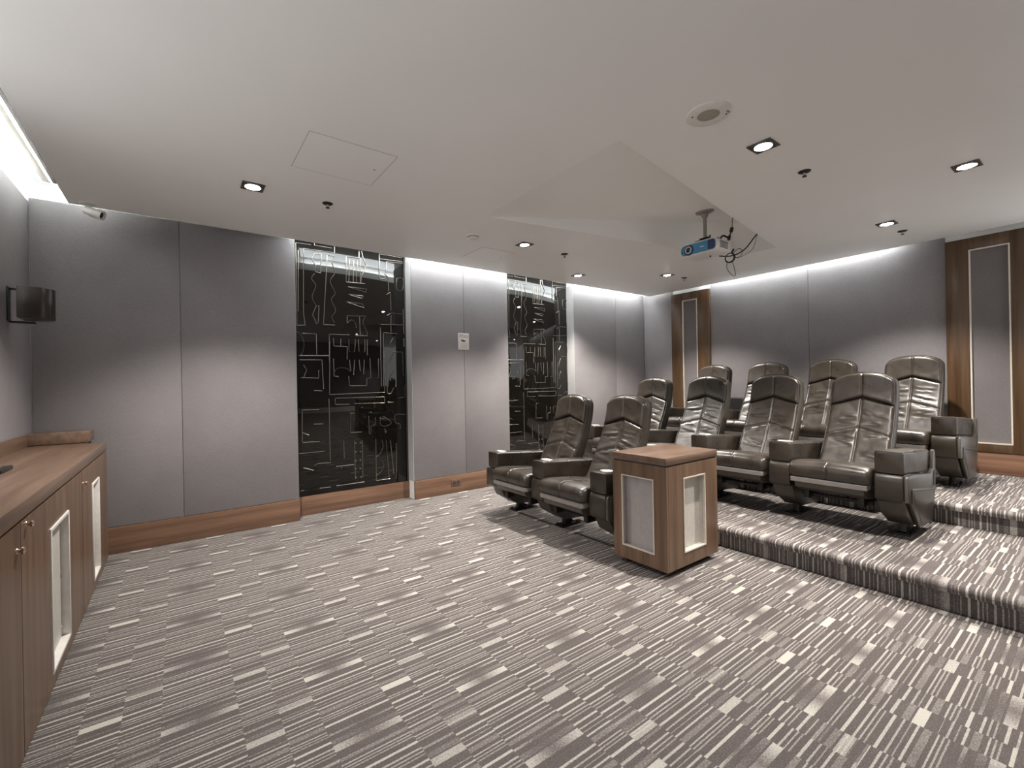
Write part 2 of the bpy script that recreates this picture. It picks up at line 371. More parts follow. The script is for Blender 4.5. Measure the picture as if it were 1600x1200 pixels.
ART_LINES=[[(0.006,2.664),(-0.006,1.862),(0.079,1.867),(0.066,1.982),(0.077,2.624),(0.371,2.628),(0.372,2.7)],[(0.006,2.67),(0.147,2.673)],[(0.177,2.699),(0.18,2.673),(0.346,2.673)],[(0.028,2.6),(0.018,1.999)],[(0.241,2.597),(0.181,2.593),(0.15,2.535),(0.188,2.471),(0.182,2.407),(0.233,2.403),(0.241,2.597)],[(0.177,2.39),(0.146,2.338),(0.185,2.268),(0.148,2.158),(0.186,2.071),(0.217,2.074)],[(0.186,2.066),(0.15,1.978),(0.188,1.884),(0.203,1.907),(0.211,2.068)],[(0.371,2.595),(0.298,2.593),(0.283,2.344),(0.251,1.883),(0.363,1.887)],[(0.365,2.589),(0.338,2.541),(0.373,2.432),(0.329,2.35),(0.329,2.306),(0.369,2.213),(0.331,2.144),(0.371,2.038),(0.333,1.97),(0.358,1.912)],[(0.488,2.602),(0.483,2.341),(0.678,2.347)],[(0.521,2.585),(0.511,2.344)],[(0.565,2.58),(0.555,2.344)],[(0.603,2.58),(0.588,2.348)],[(0.638,2.614),(0.63,2.353)],[(0.483,2.607),(0.621,2.613),(0.622,2.69)],[(0.65,2.689),(0.661,2.629),(0.699,2.543),(0.645,2.423),(0.635,2.348)],[(0.499,2.293),(0.694,2.292),(0.688,2.257),(0.499,2.293)],[(0.503,2.216),(0.658,2.215),(0.646,2.185),(0.503,2.216)],[(0.485,2.134),(0.64,2.131),(0.667,2.087),(0.485,2.134)],[(0.486,1.914),(0.488,1.992),(0.677,2.001)],[(0.492,1.915),(0.514,1.944),(0.542,1.949),(0.569,1.92),(0.579,1.87)],[(0.615,1.99),(0.617,1.805)],[(0.677,1.995),(0.647,1.936),(0.686,1.848),(0.696,1.803)],[(0.841,2.691),(1.148,2.687)],[(0.84,2.638),(1.103,2.642),(1.102,2.624),(0.917,2.615),(0.915,2.492)],[(0.841,2.685),(0.836,2.424),(0.92,2.422)],[(0.897,2.484),(0.938,2.448),(0.941,2.296)],[(0.91,2.252),(0.959,2.286),(0.962,2.086)],[(0.915,2.024),(0.961,2.057),(1.091,2.055)],[(0.961,2.033),(0.957,1.851)],[(1.036,2.448),(1.105,2.451),(1.103,2.331),(1.034,2.324),(1.036,2.448)],[(0.832,1.923),(1.139,1.935)],[(1.137,1.837),(1.112,1.841),(1.118,2.117),(1.143,2.113)],[(-0.005,1.799),(0.024,1.785),(0.052,1.745),(0.065,1.677),(0.055,1.614),(0.035,1.572)],[(0.053,1.787),(0.181,1.788),(0.182,1.575)],[(0.02,1.566),(0.3,1.572)],[(0.302,1.513),(0.304,1.789),(0.506,1.793)],[(0.566,1.791),(0.696,1.791)],[(0.345,1.753),(0.348,1.671),(0.482,1.67),(0.479,1.537)],[(0.419,1.751),(0.417,1.674)],[(0.5,1.749),(0.497,1.621),(0.514,1.618)],[(0.566,1.752),(0.558,1.623),(0.541,1.616)],[(0.599,1.753),(0.602,1.624),(0.617,1.619)],[(0.667,1.756),(0.664,1.625),(0.647,1.619)],[(0.692,1.757),(0.689,1.586)],[(1.03,1.834),(0.872,1.835),(0.861,1.253)],[(0.838,1.891),(0.837,1.254)],[(0.98,1.781),(0.942,1.721),(0.948,1.686)],[(0.977,1.605),(0.939,1.533),(0.932,1.486)],[(1.149,1.783),(1.123,1.764),(1.109,1.692)],[(0.022,1.525),(0.23,1.528),(0.241,1.234)],[(0.031,1.352),(0.196,1.344),(0.198,1.428)],[(0.056,1.478),(0.085,1.427),(0.06,1.358)],[(0.146,1.221),(0.231,1.217)],[(0.034,0.725),(0.037,1.032),(0.191,1.031)],[(0.14,0.887),(0.231,0.884)],[(0.033,0.715),(0.197,0.71)],[(0.0,0.609),(0.238,0.609)],[(0.033,0.813),(0.097,0.782)],[(0.309,1.714),(0.298,1.177),(0.873,1.186),(0.874,1.639)],[(0.493,1.072),(0.352,1.075),(0.351,1.138),(0.872,1.137),(0.87,1.07),(0.54,1.076)],[(0.291,1.136),(0.292,0.506)],[(0.342,1.546),(0.345,1.363),(0.389,1.36)],[(0.352,1.415),(0.372,1.441),(0.423,1.452),(0.474,1.442),(0.51,1.415)],[(0.492,1.362),(0.497,1.262),(0.678,1.262),(0.679,1.341),(0.723,1.343),(0.718,1.553)],[(0.776,1.344),(0.807,1.344),(0.811,1.554)],[(0.502,1.535),(0.513,1.415)],[(0.555,1.536),(0.541,1.375)],[(0.602,1.537),(0.613,1.416)],[(0.656,1.538),(0.646,1.375)],[(0.952,1.557),(0.937,1.493)],[(0.979,1.423),(0.941,1.36),(0.943,1.311)],[(0.975,1.232),(0.945,1.17),(0.901,1.171),(0.909,1.556)],[(0.907,1.077),(0.972,1.074)],[(0.976,1.628),(1.088,1.631),(1.09,1.366),(1.136,1.366)],[(1.133,1.258),(1.1,1.129),(1.032,1.115)],[(0.498,0.978),(0.542,0.976)],[(0.505,0.975),(0.497,0.776),(0.614,0.773)],[(0.692,0.938),(0.695,0.746),(0.712,0.745),(0.713,0.827),(0.762,0.844),(0.764,0.92)],[(0.846,0.929),(0.939,0.853),(0.875,0.816),(0.816,0.841),(0.82,0.923)],[(0.865,0.795),(0.874,0.739),(0.889,0.773)],[(1.127,0.932),(0.992,0.935),(0.99,0.85),(1.041,0.825),(1.04,0.775)],[(0.764,0.693),(0.762,0.231)],[(0.834,0.666),(0.842,0.595),(0.81,0.522),(0.764,0.496)],[(0.809,0.474),(0.843,0.401),(0.82,0.334),(0.766,0.297)],[(0.877,0.662),(0.905,0.253)],[(0.927,0.657),(0.957,0.288)],[(0.993,0.623),(0.988,0.239),(0.963,0.238)],[(0.759,0.239),(0.912,0.238)],[(0.038,0.467),(0.132,0.43)],[(0.139,0.476),(0.169,0.493),(0.298,0.486)],[(0.347,0.441),(0.528,0.439)],[(0.404,0.414),(0.394,0.435)],[(0.189,0.243),(0.293,0.24)],[(0.343,0.243),(0.635,0.243)],[(0.009,0.243),(0.04,0.247)],[(0.431,0.517),(0.428,0.702)],[(0.539,0.692),(0.538,0.29)],[(0.619,0.685),(0.618,0.293)]]
ART_STUDS=[(0.549,0.662),(0.599,0.662),(0.547,0.571),(0.597,0.569),(0.546,0.481),(0.595,0.482),(0.544,0.394),(0.593,0.393),(0.545,0.303),(0.598,0.302)]
def rebase(t, loc):
    """children were built in world coordinates: move the thing's origin to its base"""
    T = Matrix.Translation(-Vector(loc))
    def rec(o):
        for c in o.children:
            if c.type == 'MESH': c.data.transform(T)
            rec(c)
    if t.type == 'MESH': t.data.transform(T)
    rec(t); t.location = loc
    return t

# ---------------------------------------------------------------- room shell
XS, XR, YW, YN = -0.843, 6.141, 4.640, -0.6      # screen wall, rear wall, side wall, near side
ZT = 2.735
floor = struct(box('floor', MAT['carpet'], XS - .1, XR + .1, YN, YW + .25, -0.1, 0.0))

# ceiling: a slab with a wedge recess for the projector
def make_ceiling():
    bm = bmesh.new()
    x0, x1, y0, y1, zb, zt = -0.61, 6.05, YN, 4.46, H_CEIL, H_CEIL + 0.075
    A, B_, Cc, D = (2.0, 3.03), (2.0, 1.655), (4.965, 2.10), (4.92, 2.525)
    def V(x, y, z): return bm.verts.new((x, y, z))
    o = [V(x0, y0, zb), V(x1, y0, zb), V(x1, y1, zb), V(x0, y1, zb)]
    t = [V(x0, y0, zt), V(x1, y0, zt), V(x1, y1, zt), V(x0, y1, zt)]
    i = [V(*B_, zb), V(*Cc, zb), V(*D, zb), V(*A, zb)]
    for k in range(4):
        k2 = (k + 1) % 4
        bm.faces.new([o[k], o[k2], i[k2], i[k]])
        bm.faces.new([o[k], t[k], t[k2], o[k2]])
    zr = H_CEIL + 0.372
    c2, d2 = V(*Cc, zr), V(*D, zr)
    bm.faces.new([i[3], i[0], c2, d2]); bm.faces.new([i[0], i[1], c2]); bm.faces.new([i[2], i[3], d2]); bm.faces.new([i[1], i[2], d2, c2])
    # top side of the slab, around the wedge
    it = [V(1.9, 1.55, zt), V(5.07, 1.55, zt), V(5.07, 3.13, zt), V(1.9, 3.13, zt)]
    for k in range(4):
        k2 = (k + 1) % 4
        bm.faces.new([t[k], it[k], it[k2], t[k2]])
    me = bpy.data.meshes.new('ceiling'); bm.to_mesh(me); bm.free()
    return link('ceiling', me, MAT['ceiling'])
ceiling = struct(make_ceiling())
# upper ceiling over the light coves
struct(box('ceiling', MAT['white'], XS - .1, -0.2, YN, YW + .35, ZT, ZT + .05))
struct(box('ceiling', MAT['white'], -0.2, XR + .1, 3.9, YW + .35, ZT, ZT + .05))
struct(box('ceiling', MAT['white'], 5.5, XR + .1, YN, 3.9, ZT, ZT + .05))
# dark closers behind the coves
struct(box('trim_1', MAT['white'], -0.2, 5.5, 3.90, 3.92, 2.676, ZT))
struct(box('trim_2', MAT['white'], 5.5, 5.52, YN, 3.9, 2.676, ZT))
struct(box('trim_3', MAT['white'], -0.22, -0.20, YN, 3.9, 2.676, ZT))

struct(box('cove_light_stop', MAT['white'], 0.86, 0.88, 3.92, YW + .011, 2.676, ZT))  # unseen divider added to keep the cove light off the left bay
# slot diffuser in the upper ceiling by the screen wall
t = thing('slot_diffuser', 'long white slot air diffuser in the bright ceiling cove at top left', 'vent')
box('frame', MAT['white_plastic'], -0.765, -0.745, -0.6, 4.50, ZT - .012, ZT, t, .003)
box('frame', MAT['white_plastic'], -0.650, -0.630, -0.6, 4.50, ZT - .012, ZT, t, .003)
box('frame', MAT['white_plastic'], -0.745, -0.650, 4.485, 4.50, ZT - .012, ZT, t, .003)
box('divider', MAT['white_plastic'], -0.705, -0.690, -0.6, 4.485, ZT - .010, ZT, t, .002)
box('slot', MAT['seam'], -0.690, -0.650, -0.6, 4.485, ZT - .003, ZT, t)
box('slot', MAT['cream'], -0.745, -0.705, -0.6, 4.485, ZT - .003, ZT, t)
rebase(t, (-0.70, 1.95, ZT))

# side wall with two recesses ---------------------------------------------------
def wall_side():
    bm = bmesh.new()
    yb = YW + 0.012
    for x0, x1 in ((XS - .1, 0.905), (2.072, 3.385), (4.548, XR + .1)):
        add_box(bm, x0, x1, yb, YW + .30, 0, ZT)
    for x0, x1 in ((0.905, 2.072), (3.385, 4.548)):
        add_box(bm, x0, x1, YW + .19, YW + .30, 0, ZT)
    return finish('wall_side', bm, MAT['white'], smooth=False)
ws = struct(wall_side())
def fpanel(x0, x1, z0=0.203, z1=2.652):
    g = 0.0015
    return box('fabric_panel', MAT['fabric'], x0 + g, x1 - g, YW, YW + .0125, z0, z1, ws, .003, 2)
for x0, x1 in ((XS, 0.024), (0.024, 0.903), (2.074, 2.735), (2.735, 3.383), (4.550, 5.443), (5.443, XR)):
    z0 = 0.203 if x1 < 3.4 else 0.525
    fpanel(x0, x1, z0)
# pale returns at the right side of both recesses
for xr in (2.066, 4.542):
    o = box('return_panel', MAT['light_fabric'], xr, xr + .006, YW + .001, YW + .15, 0.2, 2.635, ws)
struct(box('baseboard_side', MAT['base_x'], -0.843, 0.906, 4.622, YW + .012, 0, 0.200, None, .003))
struct(box('baseboard_side', MAT['base_x'], 0.906, 2.072, 4.772, YW + .19, 0, 0.183, None, .003))
struct(box('baseboard_side', MAT['base_x'], 2.072, 3.386, 4.622, YW + .012, 0, 0.200, None, .003))
struct(box('baseboard_side', MAT['base_x'], 4.548, XR, 4.622, YW + .012, 0.32, 0.522, None, .003))

# rear wall ----------------------------------------------------------------------
wr = struct(box('wall_rear', MAT['white'], XR + .012, XR + .15, 0.30, YW + .012, 0, ZT))
for y0, y1 in ((4.116, YW - .001), (2.250, 3.498), (1.032, 2.250), (0.30, 0.428)):
    box('fabric_panel', MAT['fabric'], XR, XR + .0125, y0 + .0015, y1 - .0015, 0.523, 2.640, wr, .003)
struct(box('baseboard_rear', MAT['base_y'], XR - .022, XR + .012, 0.30, YW - .02, 0.32, 0.520, None, .003))

def pilaster(y0, y1, iy0, iy1, label):
    t = thing('wall_pilaster', label, 'wall panel', group=None)
    zb, zt, iz0, iz1 = 0.524, 2.565, 0.602, 2.452
    xa, xb = XR - .030, XR + .012
    box('stile', MAT['pil'], xa, xb, y0, iy0, zb, zt, t, .002)
    box('stile', MAT['pil'], xa, xb, iy1, y1, zb, zt, t, .002)
    box('rail', MAT['pil'], xa, xb, iy0 + .0005, iy1 - .0005, iz1, zt, t, .002)
    box('rail', MAT['pil'], xa, xb, iy0 + .0005, iy1 - .0005, zb, iz0, t, .002)
    box('fabric_inset', MAT['fabric_dark'], XR - .008, xb, iy0, iy1, iz0, iz1, t)
    w = 0.011
    bm = bmesh.new()
    add_box(bm, xa - .004, XR - .008, iy0, iy0 + w, iz0, iz1); add_box(bm, xa - .004, XR - .008, iy1 - w, iy1, iz0, iz1)
    add_box(bm, xa - .004, XR - .008, iy0 + w, iy1 - w, iz0, iz0 + w); add_box(bm, xa - .004, XR - .008, iy0 + w, iy1 - w, iz1 - w, iz1)
    finish('bead', bm, MAT['bead'], t, False)
    return rebase(t, (XR, (y0 + y1) / 2, zb))
pilaster(3.498, 4.116, 3.687, 3.926, 'narrow walnut wall panel with slim grey inset near the far corner')
pilaster(0.428, 1.032, 0.598, 0.866, 'large walnut wall panel with grey inset and pale bead at the right edge')

# screen wall ----------------------------------------------------------------------
wf = struct(box('wall_screen', MAT['white'], XS - .15, XS - .012, 3.0, YW + .012, 0, ZT))
for y0, y1 in ((3.0, YW - .001),):
    box('fabric_panel', MAT['fabric'], XS - .0125, XS, y0 + .0015, y1 - .0015, 0.2, 2.620, wf, .003)
struct(box('baseboard_screen', MAT['base_y'], XS - .012, XS + .018, 3.0, YW - .02, 0, 0.2, None, .003))

# near wall, behind the camera
wn = struct(box('wall_near', MAT['white'], XS - .1, 5.3, YN - .15, YN - .0125, 0, ZT))
for y0, y1 in ((XS - .1, 0.6), (0.6, 1.9), (1.9, 3.1), (3.1, 5.3)):
    box('fabric_panel', MAT['fabric'], y0 + .0015, y1 - .0015, YN - .0125, YN, 0.203, 2.6, wn, .003)

# carpeted platforms -------------------------------------------------------------------
def platform(x0, x1, z0, z1, label):
    t = thing('seating_platform', label, 'platform', (x0, 2.0, z0))
    bm = bmesh.new()
    # profile in x-z with a rounded overhanging nosing
    ov, th = 0.045, 0.050
    pts = [(x0, z0), (x0, z1 - th), (x0 - ov, z1 - th)]
    r = 0.026
    for k in range(0, 7):
        a = math.radians(180 - 180 * k / 6) if False else math.radians(180 + 0 - 90 * k / 6)
        pts.append((x0 - ov + r + r * math.cos(a) - r * 0.4 , z1 - r + r * math.sin(a)))
    pts += [(x1, z1), (x1, z0)]
    add_prism(bm, pts, 'y', YN + .005, YW - .02)
    o = finish('carpet_cover', bm, MAT['carpet'], t, True, 50)
    return rebase(t, (x0, 2.0, z0))
platform(3.283, XR - .024, 0.0, 0.16, 'lower carpeted seating step under the middle row of recliners')
platform(4.552, XR - .025, 0.1605, 0.32, 'upper carpeted seating step under the back row of recliners')

# relief panels ------------------------------------------------------------------------
def art_panel(x0, label, group):
    t = thing('relief_panel', label, 'wall art')
    y = 4.785
    box('glass_sheet', MAT['glass'], x0 - .004, x0 + 1.116, y, y + .02, 0.186, 2.725, t, .002)
    box('frame', MAT['seam'], x0 + 1.116, x0 + 1.128, y - .012, y + .02, 0.186, 2.725, t, .002)
    for L in ART_LINES:
        pts = [(x0 + min(max(px, 0.004), 1.105), y - .002, z) for px, z in L]
        if len(pts) >= 5 and pts[0] != pts[-1]: pts2 = pts
        bm = bmesh.new(); r = 0.0046
        n = len(pts)
        curvy = all((Vector(pts[i]) - Vector(pts[i + 1])).length < 0.13 for i in range(n - 1)) and n >= 4
        if curvy: pts = spline(pts, 4)
        dense = []
        for a, b_ in zip(pts, pts[1:]):
            a = Vector(a); b_ = Vector(b_); dense.append(a)
            d = (b_ - a)
            if d.length > 0.04 and not curvy: dense += [a + d.normalized() * 0.008, b_ - d.normalized() * 0.008]
        dense.append(Vector(pts[-1]))
        add_tube(bm, dense, r, 6)
        finish('relief_line', bm, MAT['relief'], t, True, 60)
    for px, z in ART_STUDS:
        lathe('relief_stud', MAT['relief'], [(0, 0), (0.007, 0.0005), (0.011, 0.004), (0.010, 0.009), (0, 0.010)], t, 10,
              Matrix.Translation((x0 + px, y + .002, z)) @ Matrix.Rotation(PI / 2, 4, 'X'))
    return rebase(t, (x0 + .56, y, 0.186))
art_panel(0.936, 'wide black glass panel with raised line pattern, nearer to the cabinet', None)
art_panel(3.436, 'far black glass panel with raised line pattern behind the front recliners', None)
# ---------------------------------------------------------------- recliners
PROF = [(0.420, 0.395), (0.470, 0.470), (0.522, 0.550), (0.595, 0.680), (0.655, 0.800), (0.700, 0.920), (0.724, 1.030), (0.734, 1.122)]
_pc = spline([(x, 0, z) for x, z in PROF], 12)
_len = [0.0]
for a, b_ in zip(_pc, _pc[1:]): _len.append(_len[-1] + (b_ - a).length)
LB = _len[-1]
def back_pt(s):
    s = max(0.0, min(LB, s))
    for i in range(len(_len) - 1):
        if s <= _len[i + 1] + 1e-9:
            k = (s - _len[i]) / max(1e-9, _len[i + 1] - _len[i])
            p = _pc[i].lerp(_pc[i + 1], k); d = (_pc[i + 1] - _pc[i]).normalized()
            return p, Vector((-d.z, 0, d.x))          # point, outward (front) normal
    return _pc[-1], Vector((-1, 0, 0))
def s_at_z(z):
    lo, hi = 0.0, LB
    for _ in range(40):
        mi = (lo + hi) / 2
        if back_pt(mi)[0].z < z: lo = mi
        else: hi = mi
    return lo
S1, S2 = s_at_z(0.926), s_at_z(0.680)
WB = 0.212
def wfac(s): return 1.045 - 0.065 * min(1, s / LB)
def top_s(t): return LB - 0.105 * (1 - (max(0.0, 1 - abs(t) ** 2.3)) ** (1 / 2.3))
def chev1(t): return S1 - 0.072 * abs(t)
def chev2(t): return S2 - 0.072 * abs(t)
def tcols(n_mid=0):
    c = [0, 0.02, 0.04, 0.07, 0.11, 0.16, 0.22, 0.28, 0.34, 0.40, 0.46, 0.52, 0.58, 0.64, 0.70, 0.76, 0.81, 0.86, 0.90, 0.935, 0.965, 0.985, 1.0]
    return [-v for v in c[:0:-1]] + c
def pad_mesh(lo, hi, rows, height, back, name, seed=0, detail=True):
    """upholstered pad on the back profile between curves lo(t) and hi(t)"""
    rnd = random.Random(seed); bm = bmesh.new(); T = tcols()
    folds = []
    if detail:
        for sg in (-1, 1):
            for k in range(5):
                s0 = S2 + rnd.uniform(0.02, 0.17); folds.append((sg, s0, rnd.uniform(-0.06, 0.02), rnd.uniform(0.006, 0.011), rnd.uniform(0.003, 0.0065), rnd.uniform(0.05, 0.3), rnd.uniform(0.5, 0.95)))
            for k in range(4):
                s0 = rnd.uniform(0.06, S2 - .05); folds.append((sg, s0, rnd.uniform(-0.05, 0.07), rnd.uniform(0.008, 0.016), rnd.uniform(0.002, 0.005), rnd.uniform(0.05, 0.5), rnd.uniform(0.6, 0.95)))
    sv = [i / rows for i in range(rows + 1)]
    sv = [0, 0.25 / rows, 0.6 / rows] + sv[1:-1] + [1 - 0.6 / rows, 1 - 0.25 / rows, 1]
    F = []; Bk = []
    for q in sv:
        fr = []; br = []
        for t in T:
            s = lo(t) + (hi(t) - lo(t)) * q
            p, n = back_pt(s); y = t * WB * wfac(s)
            de = min((1 - abs(t)) * WB, (s - lo(t)) , (hi(t) - s)); r = 0.020
            k = min(1.0, max(0.0, de) / r); h = height * math.sqrt(max(0.0, 1 - (1 - k) ** 2))
            h += height * 0.15 * (1 - t * t)
            h -= 0.010 * (1 - t * t) ** 1 * (1 if hi is not top_s else 0)     # slightly hollow back
            h -= 0.008 * math.exp(-(y / 0.006) ** 2)
            if detail:
                d2 = s - chev2(t); h -= 0.013 * math.exp(-(d2 / 0.0075) ** 2)
                h += 0.004 * math.exp(-((d2 - .03) / 0.03) ** 2) + 0.006 * math.exp(-((d2 + .05) / 0.05) ** 2)
                for sg, s0, sl, wd, am, t0, t1 in folds:
                    if t * sg < 0: continue
                    a = abs(t); win = max(0.0, min(1, (a - t0 * 0.5 + .02) / 0.12)) * max(0.0, min(1, (t1 - a) / 0.2))
                    dd = s - (s0 + sl * a)
                    h += win * am * (math.exp(-((dd - wd) / wd) ** 2) - math.exp(-((dd + wd * .6) / (wd * .7)) ** 2))
            fr.append(bm.verts.new(p + n * h + Vector((0, y, 0)))); br.append(bm.verts.new(p - n * back + Vector((0, y, 0))))
        F.append(fr); Bk.append(br)
    R, Cn = len(F), len(T)
    for i in range(R - 1):
        for j in range(Cn - 1):
            bm.faces.new([F[i][j], F[i][j + 1], F[i + 1][j + 1], F[i + 1][j]])
            bm.faces.new([Bk[i][j], Bk[i + 1][j], Bk[i + 1][j + 1], Bk[i][j + 1]])
    for i in range(R - 1):
        bm.faces.new([F[i][0], F[i + 1][0], Bk[i + 1][0], Bk[i][0]]); bm.faces.new([F[i][-1], Bk[i][-1], Bk[i + 1][-1], F[i + 1][-1]])
    for j in range(Cn - 1):
        bm.faces.new([F[0][j], Bk[0][j], Bk[0][j + 1], F[0][j + 1]]); bm.faces.new([F[-1][j], F[-1][j + 1], Bk[-1][j + 1], Bk[-1][j]])
    bmesh.ops.recalc_face_normals(bm, faces=bm.faces)
    me = bpy.data.meshes.new(name); bm.to_mesh(me); bm.free()
    for p in me.polygons: p.use_smooth = True
    return me
def shell_mesh():
    """leather-sided body of the backrest: full outline, rounded rear"""
    bm = bmesh.new(); T = tcols(); rows = 26; layers = [(-0.002, 0.985), (-0.012, 1.0), (-0.06, 1.02), (-0.10, 1.0), (-0.125, 0.93)]
    grids = []
    for dep, sc in layers:
        G = []
        for i in range(rows + 1):
            q = i / rows; row = []
            for t in T:
                s = top_s(t) * q if True else 0
                p, n = back_pt(s); y = t * (WB + .006) * wfac(s) * sc
                sh = 0.012 * q * (1 if sc >= 0.985 else (sc - 0.5))
                taper = 1.0 - 0.25 * q
                row.append(bm.verts.new(p + n * dep * taper + Vector((0, y, sh * (1 if abs(t) < .99 else .6)))))
            G.append(row)
        grids.append(G)
    def cap(G, flip):
        for i in range(rows):
            for j in range(len(T) - 1):
                f = [G[i][j], G[i][j + 1], G[i + 1][j + 1], G[i + 1][j]]
                bm.faces.new(f[::-1] if flip else f)
    cap(grids[0], False); cap(grids[-1], True)
    def loop(G):
        return [G[0][j] for j in range(len(T))] + [G[i][-1] for i in range(1, rows + 1)] + [G[-1][j] for j in range(len(T) - 2, -1, -1)] + [G[i][0] for i in range(rows - 1, 0, -1)]
    for a, b_ in zip(grids, grids[1:]):
        la, lb = loop(a), loop(b_); n = len(la)
        for k in range(n): bm.faces.new([la[k], la[(k + 1) % n], lb[(k + 1) % n], lb[k]])
    bmesh.ops.recalc_face_normals(bm, faces=bm.faces)
    me = bpy.data.meshes.new('back_shell'); bm.to_mesh(me); bm.free()
    for p in me.polygons: p.use_smooth = True
    me.set_sharp_from_angle(angle=math.radians(55))
    return me
def piping_mesh():
    bm = bmesh.new(); pts = []
    def P(t, s):
        p, n = back_pt(s); return p + n * 0.003 + Vector((0, t * (WB + .002) * wfac(s), 0))
    tt = [math.sin(PI / 2 * k / 14) for k in range(-14, 15)]
    up = [P(-1, top_s(-1) * k / 20) for k in range(2, 20)]
    over = [P(t, top_s(t)) for t in tt]
    dn = [P(1, top_s(1) * k / 20) for k in range(19, 1, -1)]
    add_tube(bm, up + over + dn, 0.0052, 6)
    bmesh.ops.recalc_face_normals(bm, faces=bm.faces)
    me = bpy.data.meshes.new('piping'); bm.to_mesh(me); bm.free()
    for p in me.polygons: p.use_smooth = True
    return me
PITCH, AW = 0.675, 0.155
SEATW = 0.252
def seat_mesh():
    bm = bmesh.new()
    loop = []
    top = [(0.45, 0.415), (0.36, 0.432), (0.25, 0.448), (0.14, 0.461), (0.04, 0.470), (-0.03, 0.472), (-0.065, 0.464), (-0.085, 0.446), (-0.092, 0.420), (-0.088, 0.392), (-0.078, 0.368), (-0.05, 0.358)]
    bot = [(0.10, 0.352), (0.25, 0.345), (0.45, 0.335)]
    prof = top + bot; n = len(prof)
    cx = sum(p[0] for p in prof) / n; cz = sum(p[1] for p in prof) / n
    ys = [0, 0.004, 0.008, 0.015, 0.03, 0.06, 0.10, 0.14, 0.18, 0.21, 0.228, 0.240, 0.248, SEATW]
    ys = [-v for v in ys[:0:-1]] + ys; rings = []
    for y in ys:
        a = abs(y); e = max(0.0, (a - 0.222) / 0.030); inset = 0.028 * (1 - math.sqrt(max(0, 1 - e * e)))
        ring = []
        for i, (x, z) in enumerate(prof):
            isfront = i < len(top)
            g = 0.006 * math.exp(-(y / 0.0045) ** 2) if isfront else 0
            crown = 0.012 * (1 - (y / SEATW) ** 2) * (1 if 1 <= i <= 6 else 0.3 if isfront else 0)
            v = Vector((x - cx, 0, z - cz)); L = v.length
            v = v * max(0.2, (L - inset) / L)
            nx, nz = (0, 1) if i <= 5 else (-1, 0)
            if i in (6, 7): nx, nz = -0.7, 0.7
            ring.append(bm.verts.new((cx + v.x + nx * (crown * (0.5 if nx else 1) - g), y, cz + v.z + nz * (crown - g))))
        rings.append(ring)
    for a, b_ in zip(rings, rings[1:]):
        for k in range(n): bm.faces.new([a[k], a[(k + 1) % n], b_[(k + 1) % n], b_[k]])
    bm.faces.new(rings[0]); bm.faces.new(rings[-1][::-1])
    bmesh.ops.recalc_face_normals(bm, faces=bm.faces)
    me = bpy.data.meshes.new('seat_cushion'); bm.to_mesh(me); bm.free()
    for p in me.polygons: p.use_smooth = True
    me.set_sharp_from_angle(angle=math.radians(60))
    return me
def arm_mesh():
    """padded arm: long box, sloping down to the rear"""
    bm = bmesh.new()
    xs = [(0.0, 0.004), (0.004, 0.0005), (0.014, 0), (0.03, 0), (0.10, 0), (0.2, 0), (0.3, 0), (0.4, 0), (0.5, 0), (0.58, 0), (0.645, 0), (0.665, 0.006)]
    rings = []
    rnd = random.Random(5)
    for x, ins in xs:
        t = x / 0.60
        zt = 0.600 - 0.045 * t; zb = 0.452 - 0.055 * t; hw = AW / 2 + 0.001
        y0, y1 = -hw + ins * 4, hw - ins * 4; a, b_ = zb + ins * 3, zt - ins * 4
        r = 0.017; ring = []
        for cy, cz, a0 in ((y1 - r, b_ - r, 0), (y0 + r, b_ - r, 90), (y0 + r, a + r, 180), (y1 - r, a + r, 270)):
            for k in range(5):
                an = math.radians(a0 + 90 * k / 4); ring.append((cy + r * math.cos(an), cz + r * math.sin(an)))
        vs = []
        for (y, z) in ring:
            w = 0.0025 * math.sin(23 * x + 60 * z + 3) + 0.0015 * rnd.uniform(-1, 1)
            w = w if 0.02 < x < 0.64 else 0
            vs.append(bm.verts.new((x - 0.02, y + (w if abs(y) > hw * .8 else 0), z + (w if abs(y) < hw * .8 else 0))))
        rings.append(vs)
    n = len(rings[0])
    for a, b_ in zip(rings, rings[1:]):
        for k in range(n): bm.faces.new([a[k], a[(k + 1) % n], b_[(k + 1) % n], b_[k]])
    bm.faces.new(rings[0]); bm.faces.new(rings[-1][::-1])
    bmesh.ops.recalc_face_normals(bm, faces=bm.faces)
    me = bpy.data.meshes.new('armrest'); bm.to_mesh(me); bm.free()
    for p in me.polygons: p.use_smooth = True
    me.set_sharp_from_angle(angle=math.radians(50))
    return me
def mesh_of(fn, name, angle=40):
    bm = bmesh.new(); fn(bm); bmesh.ops.recalc_face_normals(bm, faces=bm.faces)
    me = bpy.data.meshes.new(name); bm.to_mesh(me); bm.free()
    for p in me.polygons: p.use_smooth = True
    me.set_sharp_from_angle(angle=math.radians(angle)); return me

